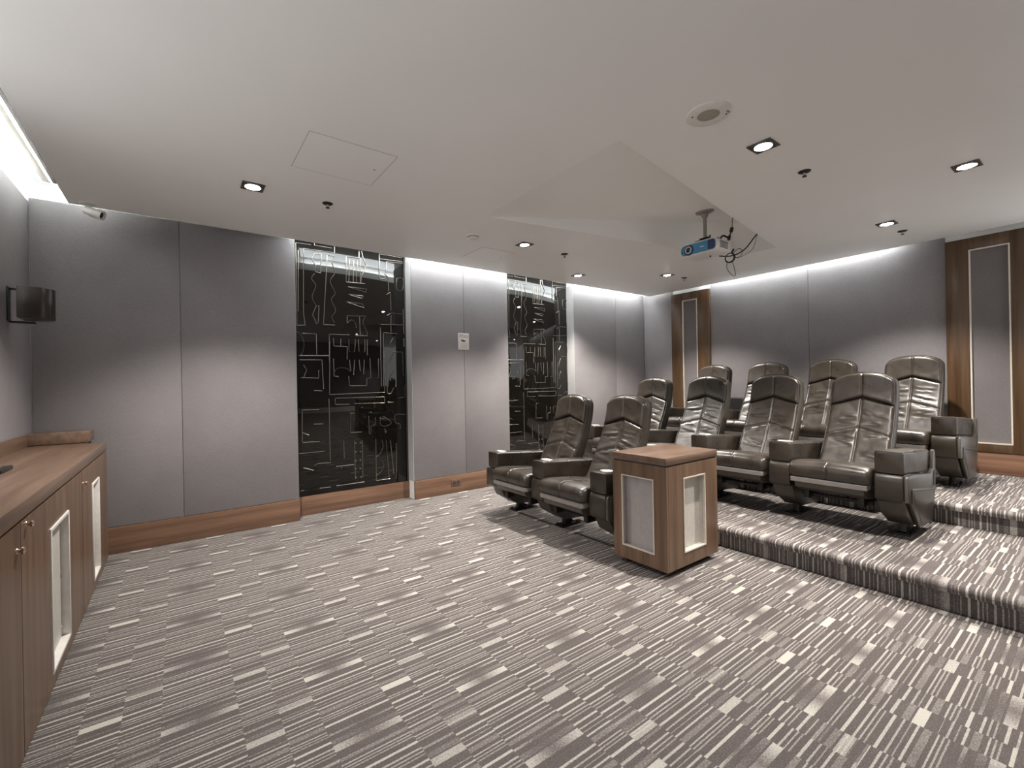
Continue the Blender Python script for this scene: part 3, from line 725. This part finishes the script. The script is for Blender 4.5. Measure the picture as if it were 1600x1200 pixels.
HW = AW / 2
POD = [(-0.005, 0.262), (-0.030, 0.285), (-0.034, 0.400), (-0.030, 0.425), (-0.018, 0.442), (0.0, 0.449), (0.10, 0.446), (0.42, 0.405), (0.46, 0.30), (0.44, 0.255), (0.20, 0.245)]
FOOTB = [(0.02, 0.262), (0.06, 0.175), (0.225, 0.075), (0.53, 0.055), (0.60, 0.262)]
PANEL = [(-0.028, 0.275), (-0.030, 0.425), (-0.015, 0.442), (0.12, 0.440), (0.545, 0.392), (0.600, 0.420), (0.625, 0.545), (0.650, 0.553), (0.672, 0.535), (0.680, 0.47), (0.668, 0.28), (0.575, 0.048), (0.225, 0.070), (0.035, 0.262)]
PLATE = [(0.075, 0.335), (0.570, 0.272), (0.632, 0.268), (0.560, 0.066), (0.262, 0.090)]
RIB = [(0.030, 0.262), (0.030, 0.352), (0.050, 0.358), (0.575, 0.288), (0.598, 0.300), (0.612, 0.405), (0.624, 0.404), (0.610, 0.290), (0.585, 0.274), (0.055, 0.343), (0.044, 0.335), (0.044, 0.262)]
ME = dict(
    seat=seat_mesh(), shell=shell_mesh(), piping=piping_mesh(), arm=arm_mesh(),
    cush=[pad_mesh(lambda t: 0.0, chev1, 46, 0.022, 0.004, 'back_cushion', sd) for sd in (1, 2, 3)],
    head=[pad_mesh(chev1, top_s, 18, 0.030, 0.004, 'headrest', 0, False)],
    strip=mesh_of(lambda bm: add_prism(bm, [(-0.082, 0.326), (-0.086, 0.356), (-0.05, 0.362), (0.40, 0.345), (0.40, 0.325), (-0.05, 0.322)], 'y', -0.235, 0.235, .003), 'seat_strip'),
    pan=mesh_of(lambda bm: add_prism(bm, [(-0.070, 0.327), (-0.060, 0.285), (0.0, 0.255), (0.12, 0.235), (0.40, 0.240), (0.44, 0.330)], 'y', -0.215, 0.215, .008), 'seat_pan'),
    pod=mesh_of(lambda bm: add_prism(bm, POD, 'y', -HW, HW, .010, 3), 'pod', 45),
    brk=mesh_of(lambda bm: add_prism(bm, FOOTB, 'y', -HW * .94, HW * .94, .008), 'lower_bracket'),
    panel=mesh_of(lambda bm: add_prism(bm, PANEL, 'y', -0.012, 0.010, .005), 'end_panel'),
    plate=mesh_of(lambda bm: add_prism(bm, PLATE, 'y', -0.0140, 0.0, .002), 'end_plate'),
    rib=mesh_of(lambda bm: add_prism(bm, RIB, 'y', -0.020, -0.006, .003), 'end_rib'),
)
def cup_mesh():
    bm = bmesh.new()
    add_lathe(bm, [(0, -0.004), (0.034, -0.004), (0.036, 0.0), (0.040, 0.004), (0.044, 0.003), (0.045, -0.003)], 20, Matrix.Diagonal((1.0, 1.25, 1, 1)))
    bmesh.ops.recalc_face_normals(bm, faces=bm.faces)
    me = bpy.data.meshes.new('cup_holder'); bm.to_mesh(me); bm.free()
    for p in me.polygons: p.use_smooth = True
    return me
ME['cup'] = cup_mesh()
def ped_mesh(bm):
    add_prism(bm, [(0.26, 0.0), (0.33, 0.0), (0.40, 0.27), (0.30, 0.27)], 'y', -0.022, 0.022, .004)
    add_tube(bm, [(0.20, -0.03, 0.24), (0.32, -0.03, 0.16)], 0.012, 8); add_tube(bm, [(0.22, 0.03, 0.25), (0.42, 0.03, 0.20)], 0.012, 8)
ME['ped'] = mesh_of(ped_mesh, 'pedestal')
def foot_mesh(bm):
    add_box(bm, 0.20, 0.42, -0.055, 0.055, 0.0, 0.012, .003)
    for x in (0.225, 0.395):
        for y in (-0.035, 0.035): add_lathe(bm, [(0, 0.026), (0.009, 0.024), (0.010, 0.012), (0.013, 0.011)], 8, Matrix.Translation((x, y, 0)))
ME['foot'] = mesh_of(foot_mesh, 'foot_plate')
def mech_mesh(bm):
    add_box(bm, 0.02, 0.40, -0.19, -0.15, 0.19, 0.25, .004); add_box(bm, 0.02, 0.40, 0.15, 0.19, 0.19, 0.25, .004)
    add_tube(bm, [(0.10, -0.22, 0.21), (0.10, 0.22, 0.21)], 0.014, 8); add_tube(bm, [(0.30, -0.235, 0.22), (0.30, 0.235, 0.22)], 0.018, 8)
    add_tube(bm, [(0.06, -0.1, 0.24), (0.24, -0.06, 0.18), (0.30, 0.05, 0.22)], 0.010, 6)
ME['mech'] = mesh_of(mech_mesh, 'recline_mechanism')

def arm_set(root, y, end=0, cup=True):
    a = link('armrest', ME['arm'], MAT['leather'], root, loc=(0, y, 0))
    if cup:
        c = link('cup_holder', ME['cup'], MAT['silver'], a, loc=(0.085, 0, 0.598)); c.rotation_euler.y = math.radians(4.5); c['label'] = 'silver ring on the arm front'
    link('pod', ME['pod'], MAT['leather_side'], root, loc=(0, y, 0))
    link('lower_bracket', ME['brk'], MAT['plastic'], root, loc=(0, y, 0))
    p = link('pedestal', ME['ped'], MAT['metal_dark'], root, loc=(0, y + (0.0 if end == 0 else 0), 0))
    link('foot_plate', ME['foot'], MAT['metal_dark'], p)
    if end:
        ep = link('end_panel', ME['panel'], MAT['plastic'], root, loc=(0, y + end * (HW + .012), 0))
        if end > 0: ep.scale.y = -1
        pl = link('recessed_plate', ME['plate'], MAT['plastic'], ep); rb = link('raised_rib', ME['rib'], MAT['plastic'], ep)
def recliner(x, y, z, label, variant=0, right_end=False, left_end=False, cup=True, cup_left=True):
    t = thing('theater_recliner', label, 'recliner', (x, y, z), 'leather theatre recliners in three rows')
    link('seat_cushion', ME['seat'], MAT['leather'], t)
    link('seat_strip', ME['strip'], MAT['strip'], t)
    link('seat_pan', ME['pan'], MAT['plastic'], t)
    link('recline_mechanism', ME['mech'], MAT['metal_dark'], t)
    sh = link('back_shell', ME['shell'], MAT['leather_side'], t)
    link('piping', ME['piping'], MAT['leather'], sh)
    link('back_cushion', ME['cush'][variant % 3], MAT['leather'], t)
    link('headrest', ME['head'][0], MAT['leather'], t)
    arm_set(t, -PITCH / 2, -1 if right_end else 0, cup)
    if left_end: arm_set(t, PITCH / 2, 1, cup_left)
    return t
recliner(3.78, 1.262, 0.16, 'brown leather recliner at the right end of the middle row, largest in view', 0, True, False, cup=False)
recliner(3.78, 1.937, 0.16, 'brown leather recliner second from the right in the middle row', 1)
recliner(3.78, 2.612, 0.16, 'brown leather recliner directly behind the walnut cart, third from the right in the middle row', 2)
recliner(3.78, 3.287, 0.16, 'leftmost brown leather recliner of the middle row, half hidden behind the front pair', 0, False, True)
recliner(2.44, 3.272, 0.0, 'brown leather recliner nearest the black relief panel, left of the front pair', 1, False, True)
recliner(2.44, 2.597, 0.0, 'brown leather front-row recliner partly hidden by the walnut cart', 2, True, False)
recliner(5.00, 1.205, 0.32, 'brown leather recliner at the right end of the back row', 2, True, False, cup=False)
recliner(5.00, 1.880, 0.32, 'back-row brown leather recliner second from the right', 0)
recliner(5.00, 2.555, 0.32, 'back-row brown leather recliner third from the right', 1)
recliner(5.00, 3.230, 0.32, 'leftmost back-row brown leather recliner, near the narrow walnut wall panel', 2, False, True)
# ---------------------------------------------------------------- cabinet along the screen wall
XC = -0.424
t = thing('credenza', 'long low walnut cabinet along the left wall', 'cabinet')
CY0, CY1 = 0.35, 4.385
box('worktop', MAT['wood_y'], XS + .001, XC, CY0, CY1, 0.832, 0.886, t, .002)
box('raised_end_top', MAT['wood_y'], XS + .001, -0.520, CY1 + .0005, YW - .02, 0.893, 0.969, t, .002)
box('upstand', MAT['wood_y'], XS + .001, XS + .020, CY0, CY1 - .0005, 0.8865, 0.969, t, .001)
box('carcass', MAT['wood_z'], XS + .021, XC - .045, CY0 + .01, CY1 - .012, 0.05, 0.826, t)
box('carcass', MAT['wood_z'], XS + .02, -0.545, CY1 - .01, YW - .022, 0.05, 0.889, t)
box('plinth', MAT['black'], XS + .03, XC - .05, CY0 + .03, CY1 - .03, 0.0, 0.05, t)
def cab_door(y0, y1, vy0, vy1, knobs, vz0=0.112, vz1=0.700):
    """door panel with an opening for a framed white vent"""
    d = bpy.data.objects.new('door', bpy.data.meshes.new('door'))
    bm = bmesh.new(); xa, xb, z0, z1 = XC - .021, XC - .001, 0.055, 0.822
    if vy0 is None: add_box(bm, xa, xb, y0, y1, z0, z1, .0015)
    else:
        add_box(bm, xa, xb, y0, vy0, z0, z1); add_box(bm, xa, xb, vy1, y1, z0, z1)
        add_box(bm, xa, xb, vy0, vy1, z0, vz0); add_box(bm, xa, xb, vy0, vy1, vz1, z1)
    d = finish('door', bm, MAT['wood_z'], t, False)
    if vy0 is not None:
        w = 0.016; bm = bmesh.new(); e = .0005
        for a, b_, c, f in ((vy0, vy0 + w, vz0, vz1), (vy1 - w, vy1, vz0, vz1), (vy0 + w + e, vy1 - w - e, vz0, vz0 + w), (vy0 + w + e, vy1 - w - e, vz1 - w, vz1)):
            add_box(bm, xa - .012, xb + .006, a, b_, c, f, .003)
        fr = finish('vent_frame', bm, MAT['white_plastic'], d)
        box('vent_panel', MAT['cream'], xa - .012, xa - .004, vy0 + w, vy1 - w, vz0 + w, vz1 - w, d)
        for yy in (vy0 + w + .012, vy1 - w - .012):
            for zz in (vz0 + .06, (vz0 + vz1) / 2, vz1 - .06):
                lathe('screw', MAT['metal'], [(0, .004), (.006, .003), (.007, 0)], d, 8, Matrix.Translation((xa - .004, yy, zz)) @ Matrix.Rotation(PI / 2, 4, 'Y'))
    for ky, kz in knobs:
        lathe('knob', MAT['copper'], [(0, .020), (.008, .019), (.012, .016), (.011, .011), (.006, .008), (.006, .003), (.009, .002), (.010, 0)], d, 14,
              Matrix.Translation((xb, ky, kz)) @ Matrix.Rotation(PI / 2, 4, 'Y'))
    return d
cab_door(3.334, CY1 - .006, 3.680, 3.955, [(3.372, 0.752)])
cab_door(2.168, 3.328, 2.570, 2.945, [(2.232, 0.803)])
cab_door(1.010, 2.162, 1.40, 1.78, [(2.120, 0.742)])
cab_door(CY0 + .006, 1.004, None, None, [(0.96, 0.742)])
rebase(t, (-0.63, 2.37, 0))

o = box('remote_control', MAT['black'], -0.685, -0.648, 3.015, 3.20, 0.8865, 0.904, None, .005)
tag(o, 'black remote control lying on the walnut cabinet at the left edge', 'remote control'); rebase(o, (-0.666, 3.1, 0.8865))

# ---------------------------------------------------------------- walnut cart
t = thing('side_cart', 'square walnut cart with pale framed panels in front of the recliners', 'cart')
x0, x1, y0, y1, z0, z1 = 2.450, 3.042, 1.708, 2.140, 0.042, 0.762
box('top', MAT['wood_x'], x0 - .003, x1 + .003, y0 - .003, y1 + .003, 0.716, z1, t, .002)
fx = (2.632, 2.888, 0.128, 0.617); fy = (1.802, 2.063, 0.131, 0.617)
def face_side(name, horiz, a0, a1, f, pos, depth, sgn, mat, pmat):
    bm = bmesh.new()
    for c0, c1, d0, d1 in ((a0, f[0], z0, 0.706), (f[1], a1, z0, 0.706), (f[0], f[1], z0, f[2]), (f[0], f[1], f[3], 0.706)):
        p = (pos, pos + depth * sgn)
        if horiz == 'x': add_box(bm, c0, c1, min(p), max(p), d0, d1)
        else: add_box(bm, min(p), max(p), c0, c1, d0, d1)
    s = finish(name, bm, MAT[mat], t, False)
    w = .008; bm = bmesh.new()
    for c0, c1, d0, d1 in ((f[0], f[0] + w, f[2], f[3]), (f[1] - w, f[1], f[2], f[3]), (f[0] + w, f[1] - w, f[2], f[2] + w), (f[0] + w, f[1] - w, f[3] - w, f[3])):
        p = (pos - .004 * sgn, pos + .010 * sgn)
        if horiz == 'x': add_box(bm, c0, c1, min(p), max(p), d0, d1)
        else: add_box(bm, min(p), max(p), c0, c1, d0, d1)
    finish('bead', bm, MAT['bead'], s, False)
    bm = bmesh.new(); e = .004
    p = (pos + .0105 * sgn, pos + .048 * sgn)
    for c0, c1, d0, d1 in ((f[0], f[0] + e, f[2], f[3]), (f[1] - e, f[1], f[2], f[3]), (f[0] + e, f[1] - e, f[2], f[2] + e), (f[0] + e, f[1] - e, f[3] - e, f[3])):
        if horiz == 'x': add_box(bm, c0, c1, min(p), max(p), d0, d1)
        else: add_box(bm, min(p), max(p), c0, c1, d0, d1)
    finish('reveal', bm, MAT[pmat], s, False); w = e
    p = (pos + .044 * sgn, pos + .048 * sgn)
    if horiz == 'x': box('inset_panel', MAT[pmat], f[0] + w, f[1] - w, p[0], p[1], f[2] + w, f[3] - w, s)
    else: box('inset_panel', MAT[pmat], p[0], p[1], f[0] + w, f[1] - w, f[2] + w, f[3] - w, s)
    return s
face_side('side', 'y', y0, y1, fy, x0, .02, 1, 'wood_z', 'cream_grey')
face_side('side', 'x', x0 + .0225, x1 - .0205, fx, y0, .02, 1, 'wood_z', 'cream')
face_side('side', 'y', y0, y1, fy, x1, .02, -1, 'wood_z', 'cream_grey')
box('back', MAT['wood_z'], x0 + .021, x1 - .021, y1 - .02, y1, z0, .706, t)
box('shadow_gap', MAT['seam'], x0 + .006, x1 - .006, y0 + .006, y1 - .006, .7065, .7158, t)
box('bottom', MAT['wood_x'], x0 + .021, x1 - .021, y0 + .021, y1 - .021, z0 + .002, z0 + .02, t)
for cx in (x0 + .07, x1 - .07):
    for cy in (y0 + .07, y1 - .07):
        lathe('caster', MAT['black'], [(0, -.012), (.018, -.012), (.021, -.008), (.021, .008), (.018, .012), (0, .012)], t, 14, Matrix.Translation((cx, cy, .0215)) @ Matrix.Rotation(PI / 2, 4, 'X'))
rebase(t, ((x0 + x1) / 2, (y0 + y1) / 2, 0))

# ---------------------------------------------------------------- downlights
def downlight(x, y, label):
    t = thing('downlight', label, 'downlight', group='square recessed downlights')
    s, w = 0.066, 0.014; bm = bmesh.new(); z = H_CEIL
    for a in ((x - s, x + s, y - s, y - s + w), (x - s, x + s, y + s - w, y + s), (x - s, x - s + w, y - s + w, y + s - w), (x + s - w, x + s, y - s + w, y + s - w)):
        add_box(bm, *a, z - .007, z, .002)
    finish('trim', bm, MAT['trim_dark'], t)
    box('baffle', MAT['trim_dark'], x - s + w, x + s - w, y - s + w, y + s - w, z - .003, z - .0005, t)
    lathe('reflector', MAT['can'], [(.051, -.002), (.052, -.008), (.048, -.009), (.045, -.004)], t, 20, Matrix.Translation((x, y, z)))
    lathe('lamp', MAT['lamp'], [(0, -.014), (.020, -.012), (.036, -.007), (.045, -.002)], t, 16, Matrix.Translation((x, y, z)))
    d = bpy.data.lights.new('downlight_beam', 'SPOT'); d.energy = SPOT_W; d.color = SPOT_COL
    d.spot_size = math.radians(112); d.spot_blend = 0.6; d.shadow_soft_size = 0.03
    o = bpy.data.objects.new('downlight_beam', d); COL.objects.link(o); o.location = (x, y, z - .045); o.parent = t
    rebase(t, (x, y, z)); o.location = (0, 0, -.045)
for x, y, lab in DOWNLIGHTS: downlight(x, y, lab)

# ---------------------------------------------------------------- sprinklers
def sprinkler(x, y, label):
    t = thing('fire_sprinkler', label, 'sprinkler', group='pendent ceiling sprinklers')
    M_ = Matrix.Translation((x, y, H_CEIL))
    lathe('escutcheon', MAT['metal_dark'], [(0, -.010), (.018, -.010), (.034, -.005), (.038, 0)], t, 20, M_)
    lathe('stem', MAT['metal'], [(.009, -.008), (.009, -.026), (.005, -.030), (0, -.031)], t, 10, M_)
    lathe('deflector', MAT['metal_dark'], [(0, -.029), (.014, -.031), (.014, -.034), (0, -.034)], t, 14, M_)
    rebase(t, (x, y, H_CEIL))
for x, y, lab in ((0.902, 3.453, 'dark ceiling sprinkler between the square ceiling hatch and the near relief panel'),
                  (3.274, 3.46, 'dark ceiling sprinkler above the front recliners, near the far relief panel'),
                  (3.307, 1.219, 'dark ceiling sprinkler right of the largest downlight, nearest of the sprinklers'),
                  (5.423, 1.199, 'dark ceiling sprinkler in front of the rear wall, near the right walnut panel'),
                  (5.356, 3.403, 'dark ceiling sprinkler near the far room corner')):
    sprinkler(x, y, lab)

# smoke detector
t = thing('smoke_detector', 'round white smoke detector on the ceiling above the near relief panel', 'smoke detector')
M_ = Matrix.Translation((2.156, 3.465, H_CEIL))
lathe('base', MAT['white_plastic'], [(0.062, 0), (.062, -.010), (.056, -.016), (0, -.016)], t, 28, M_)
lathe('sensor_cap', MAT['white_plastic'], [(.044, -.016), (.044, -.030), (.036, -.040), (0, -.042)], t, 24, M_)
lathe('intake_ring', MAT['cream_grey'], [(.046, -.020), (.046, -.026), (.040, -.026), (.040, -.020)], t, 24, M_)
rebase(t, (2.156, 3.465, H_CEIL))

# round ceiling speaker
t = thing('ceiling_speaker', 'round white ceiling speaker with beige grille beside the largest downlight', 'speaker')
M_ = Matrix.Translation((2.180, 1.232, H_CEIL))
lathe('bezel', MAT['white_plastic'], [(.108, 0), (.107, -.006), (.100, -.010), (.054, -.010), (.054, -.002)], t, 40, M_)
lathe('grille', MAT['grille'], [(.054, -.006), (.04, -.010), (0, -.012)], t, 28, M_)
for dx, dy in ((-.05, .05), (.055, -.055)):
    lathe('screw', MAT['metal_dark'], [(0, -.013), (.004, -.012), (.005, -.010)], t, 8, Matrix.Translation((2.180 + dx * 1.1, 1.232 + dy * 1.1, H_CEIL)))
box('badge', MAT['alu'], 2.215, 2.240, 1.150, 1.160, H_CEIL - .0115, H_CEIL - .0095, t)
rebase(t, (2.18, 1.232, H_CEIL))

# ceiling hatches
def hatch(x0, x1, y0, y1, label):
    t = thing('access_hatch', label, 'access hatch')
    z = H_CEIL
    box('door', MAT['ceiling'], x0 + .005, x1 - .005, y0 + .005, y1 - .005, z - .0020, z - .0003, t)
    bm = bmesh.new()
    for a in ((x0, x1, y0, y0 + .004), (x0, x1, y1 - .004, y1), (x0, x0 + .004, y0 + .004, y1 - .004), (x1 - .004, x1, y0 + .004, y1 - .004)):
        add_box(bm, *a, z - .0012, z - .0003)
    finish('gap', bm, MAT['gap'], t, False)
    lathe('lock', MAT['alu'], [(0, -.004), (.006, -.0035), (.007, -.002)], t, 10, Matrix.Translation((x1 - .06, (y0 + y1) / 2, z)))
    rebase(t, ((x0 + x1) / 2, (y0 + y1) / 2, z))
hatch(0.572, 1.062, 2.52, 2.985, 'large flush white ceiling hatch left of centre')
hatch(2.42, 2.83, 3.71, 4.10, 'small flush white ceiling hatch near the far relief panel')

# ---------------------------------------------------------------- projector on its mount
MX, MY = 4.055, 2.348
MZ = H_CEIL + 0.1254 * (MX - 2.0)
t = thing('projector_mount', 'grey ceiling pole mount with oval plate holding the projector', 'projector mount')
tilt = Matrix.Translation((MX, MY, MZ)) @ Matrix.Rotation(-math.atan(0.1254), 4, 'Y')
lathe('ceiling_plate', MAT['alu'], [(0, -.022), (.055, -.021), (.078, -.013), (.083, 0), (0, 0)], t, 28, tilt)
lathe('swivel', MAT['alu'], [(.030, -.005), (.030, -.045), (.026, -.055), (0, -.055)], t, 16, Matrix.Translation((MX, MY, MZ)))
tube('pole', MAT['alu'], [(MX, MY, MZ - .04), (MX, MY, 2.600)], 0.017, t, 14)
bm = bmesh.new(); add_box(bm, MX - .03, MX + .03, MY - .045, MY + .045, 2.585, 2.605, .004); add_tube(bm, [(MX, MY - .045, 2.597), (MX - .02, MY - .062, 2.610)], .007, 8); add_tube(bm, [(MX, MY + .045, 2.597), (MX - .02, MY + .062, 2.580)], .007, 8)
finish('bracket', bm, MAT['metal_dark'], t)
tube('support_arm', MAT['alu'], [(MX + .03, MY - .03, 2.59), (MX + .06, MY - .10, 2.592), (MX + .07, MY - .12, 2.566)], .008, t)
tube('support_arm', MAT['alu'], [(MX - .03, MY + .03, 2.59), (MX - .01, MY + .10, 2.590), (MX, MY + .12, 2.566)], .006, t)
rebase(t, (MX, MY, MZ))

t = thing('projector', 'white projector with a blue front hanging from the ceiling mount', 'projector')
px0, px1, py0, py1, pz0, pz1 = 3.950, 4.185, 2.172, 2.548, 2.438, 2.560
def stadium(cy, cz, hw, hh, r, n=6):
    out = []
    for sy, sz, a0 in ((1, 1, 0), (-1, 1, 90), (-1, -1, 180), (1, -1, 270)):
        for k in range(n + 1):
            a = math.radians(a0 + 90 * k / n); out.append((cy + sy * (hw - r) + r * math.cos(a), cz + sz * (hh - r) + r * math.sin(a)))
    return out
pcy, pcz, phw, phh = (py0 + py1) / 2, (pz0 + pz1) / 2, (py1 - py0) / 2, (pz1 - pz0) / 2
prism('case', MAT['white_plastic'], stadium(pcy, pcz, phw, phh, .045), 'x', px0, px1, t, .010, 3)
fp = prism('front_panel', MAT['blue'], stadium(pcy, pcz, phw - .012, phh - .012, .036), 'x', px0 - .004, px0 + .012, t, .003)
prism('intake_vent', MAT['navy'], stadium(py0 + .055, pcz, .036, phh - .018, .016), 'x', px0 - .006, px0, fp, .002)
box('badge', MAT['white_plastic'], px0 - .005, px0 - .003, 2.300, 2.335, pcz - .003, pcz + .004, fp)
L_ = lambda yy, zz: Matrix.Translation((px0 - .004, yy, zz)) @ Matrix.Rotation(-PI / 2, 4, 'Y')
lathe('lens_collar', MAT['navy'], [(.050, -.002), (.048, .004), (.034, .005)], fp, 28, L_(2.452, pcz - .004))
lathe('lens_ring', MAT['white_plastic'], [(.030, .003), (.034, .010), (.032, .016), (.026, .016), (.024, .010)], fp, 28, L_(2.452, pcz - .004))
lathe('lens', MAT['lens'], [(.025, .006), (.018, .012), (0, .015)], fp, 24, L_(2.452, pcz - .004))
lathe('sensor', MAT['black'], [(.008, 0), (.007, .003), (0, .004)], fp, 12, L_(2.522, pcz - .012))
for k in range(9):
    box('side_slat', MAT['cream_grey'], px0 + .05 + k * .016, px0 + .058 + k * .016, py0 - .003, py0 + .004, pcz - .032, pcz + .034, t)
lathe('focus_dial', MAT['cream_grey'], [(.018, 0), (.018, .008), (0, .008)], t, 16, Matrix.Translation((px0 + .05, 2.45, pz1 - .001)))
lathe('foot', MAT['black'], [(.008, -.012), (.008, 0), (0, -.012)], t, 10, Matrix.Translation((4.10, 2.325, pz0 + .001)))
rebase(t, (MX, MY, pz0))

bm = bmesh.new()
add_tube(bm, spline([(4.19, 2.30, 2.56), (4.22, 2.27, 2.63), (4.24, 2.24, 2.62), (4.25, 2.21, 2.59)], 6), .009, 8)
add_tube(bm, spline([(4.25, 2.21, 2.59), (4.28, 2.235, 2.60), (4.30, 2.24, 2.64), (4.31, 2.225, 2.68)], 6), .006, 8)
add_tube(bm, [(4.292, 2.246, 2.60), (4.302, 2.24, 2.64)], .014, 8); add_tube(bm, [(4.305, 2.228, 2.675), (4.31, 2.219, 2.715)], .016, 8)
add_tube(bm, [(4.31, 2.219, 2.71), (4.33, 2.215, 2.888)], .003, 6)
o = finish('power_cord', bm, MAT['black']); tag(o, 'short black power cord with plug behind the projector', 'cord'); rebase(o, (4.31, 2.219, 2.888))
bm = bmesh.new()
add_tube(bm, spline([(4.345, 2.005, 2.60), (4.32, 2.03, 2.555), (4.30, 2.09, 2.48), (4.29, 2.16, 2.445), (4.28, 2.24, 2.440), (4.27, 2.33, 2.462)], 6), .006, 8)
for k in range(3):
    add_tube(bm, [(4.285 + .004 * k, 2.235 + (.042 + .003 * k) * math.cos(2 * PI * j / 20), 2.425 + (.042 + .002 * k) * math.sin(2 * PI * j / 20)) for j in range(21)], .005, 6)
add_tube(bm, spline([(4.29, 2.26, 2.40), (4.30, 2.27, 2.33), (4.30, 2.22, 2.255), (4.30, 2.19, 2.25), (4.30, 2.20, 2.32), (4.29, 2.215, 2.395)], 6), .0028, 6)
add_tube(bm, spline([(4.29, 2.21, 2.46), (4.30, 2.15, 2.495), (4.30, 2.12, 2.45), (4.30, 2.16, 2.41), (4.29, 2.20, 2.43)], 6), .003, 6)
add_tube(bm, spline([(4.345, 2.00, 2.60), (4.33, 2.04, 2.47), (4.31, 2.12, 2.42), (4.30, 2.17, 2.415)], 6), .0022, 6)
add_tube(bm, [(4.28, 2.215, 2.46), (4.28, 2.19, 2.50)], .009, 8)
add_tube(bm, [(4.345, 2.005, 2.59), (4.36, 2.01, 2.893)], .004, 6)
o = finish('video_cable', bm, MAT['black']); tag(o, 'coiled black video cable dangling beside the projector', 'cable'); rebase(o, (4.36, 2.01, 2.893))

# ---------------------------------------------------------------- security camera
t = thing('security_camera', 'small white bullet security camera on the ceiling edge at upper left', 'camera')
bx, by = -0.500, 4.385
lathe('base', MAT['white_plastic'], [(0, -.018), (.028, -.017), (.046, -.008), (.048, 0)], t, 24, Matrix.Translation((bx, by, H_CEIL)))
tube('arm', MAT['white_plastic'], spline([(bx, by, 2.588), (bx + .005, by - .01, 2.558), (bx + .02, by - .03, 2.535)], 4), .014, t, 10)
d = Vector((0.86, -0.36, -0.34)).normalized(); c0 = Vector((bx - .01, by + .005, 2.552))
q = d.to_track_quat('Z', 'Y').to_matrix().to_4x4(); q.translation = c0
lathe('body', MAT['white_plastic'], [(0, -.01), (.024, -.006), (.029, .015), (.031, .085), (.029, .098), (.026, .094), (.0, .090)], t, 24, q)
lathe('lens', MAT['lens'], [(.025, .092), (.022, .097), (0, .100)], t, 20, q)
lathe('sun_shield', MAT['white_plastic'], [(.0320, .03), (.0330, .03), (.0330, .108), (.0320, .108)], t, 24, q)
rebase(t, (bx, by, H_CEIL))

# wall speaker on the screen wall
t = thing('wall_speaker', 'small bronze wall speaker on a metal bracket at far left', 'speaker')
box('wall_plate', MAT['metal_dark'], XS, XS + .008, 4.075, 4.135, 1.70, 1.915, t, .002)
box('bracket_arm', MAT['metal_dark'], XS + .008, -0.72, 4.085, 4.125, 1.895, 1.905, t, .002)
box('bracket_arm', MAT['metal_dark'], XS + .008, -0.72, 4.085, 4.125, 1.690, 1.700, t, .002)
pts = []
for k in range(15):
    a = math.radians(-60 + 120 * k / 14); pts.append((-0.730 + .118 * math.cos(a), 3.985 + .095 * math.sin(a) * 1.0))
pts = [(-0.765, 4.075), (-0.765, 3.895)] + pts
prism('cabinet', MAT['grey_speaker'], [(p[0], p[1]) for p in pts], 'z', 1.701, 1.893, t, .004)
rebase(t, (XS, 4.1, 1.8))

# wall sign on the fabric
t = thing('wall_sign', 'small white surveillance notice with red heading on the grey fabric wall', 'sign')
sx0, sx1, sz0, sz1, sy = 2.652, 2.800, 1.668, 1.862, YW
box('plate', MAT['white_plastic'], sx0, sx1, sy - .006, sy - .0005, sz0, sz1, t, .003)
bm = bmesh.new(); r_ = random.Random(2)
def stroke(a, b_, w=.004):
    a = Vector((a[0], sy - .0064, a[1])); b_ = Vector((b_[0], sy - .0064, b_[1])); d = (b_ - a).normalized(); n = Vector((-d.z, 0, d.x)) * w / 2
    vs = [bm.verts.new(p) for p in (a - n, b_ - n, b_ + n, a + n)]; bm.faces.new(vs)
for row, zc in enumerate((1.838, 1.817)):
    x = sx0 + .014
    while x < sx1 - .018:
        w = .011; k = r_.randint(0, 3)
        stroke((x, zc - .008), (x, zc + .008)); stroke((x + w, zc - .008), (x + w, zc + .008)) if k != 1 else None
        if k in (0, 1): stroke((x, zc + .007), (x + w, zc + .007))
        if k in (1, 2): stroke((x, zc - .007), (x + w, zc - .007))
        if k in (0, 3): stroke((x, zc), (x + w, zc))
        x += .0185
finish('heading', bm, MAT['red'], t, False)
bm = bmesh.new()
stroke((2.700, 1.776), (2.742, 1.768), .020); stroke((2.698, 1.770), (2.690, 1.794), .007); stroke((2.744, 1.768), (2.752, 1.772), .012); stroke((2.716, 1.768), (2.710, 1.752), .006)
finish('camera_pictogram', bm, MAT['sign_black'], t, False)
bm = bmesh.new()
for zc, a, b_ in ((1.737, 2.690, 2.760), (1.720, 2.682, 2.775), (1.713, 2.690, 2.765), (1.696, 2.668, 2.786), (1.688, 2.676, 2.776)): stroke((a, zc), (b_, zc), .0035)
finish('small_print', bm, MAT['sign_grey'], t, False)
rebase(t, (2.726, sy, 1.765))

# outlet in the skirting
t = thing('wall_outlet', 'brown double wall outlet in the wood skirting below the sign', 'outlet')
oy = 4.622
box('cover_plate', MAT['wood_y'], 2.520, 2.640, oy - .006, oy - .0003, 0.082, 0.158, t, .002)
for cx in (2.555, 2.605):
    box('socket', MAT['seam'], cx - .016, cx + .016, oy - .008, oy - .006, 0.104, 0.136, t, .003)
rebase(t, (2.58, oy, 0.12))
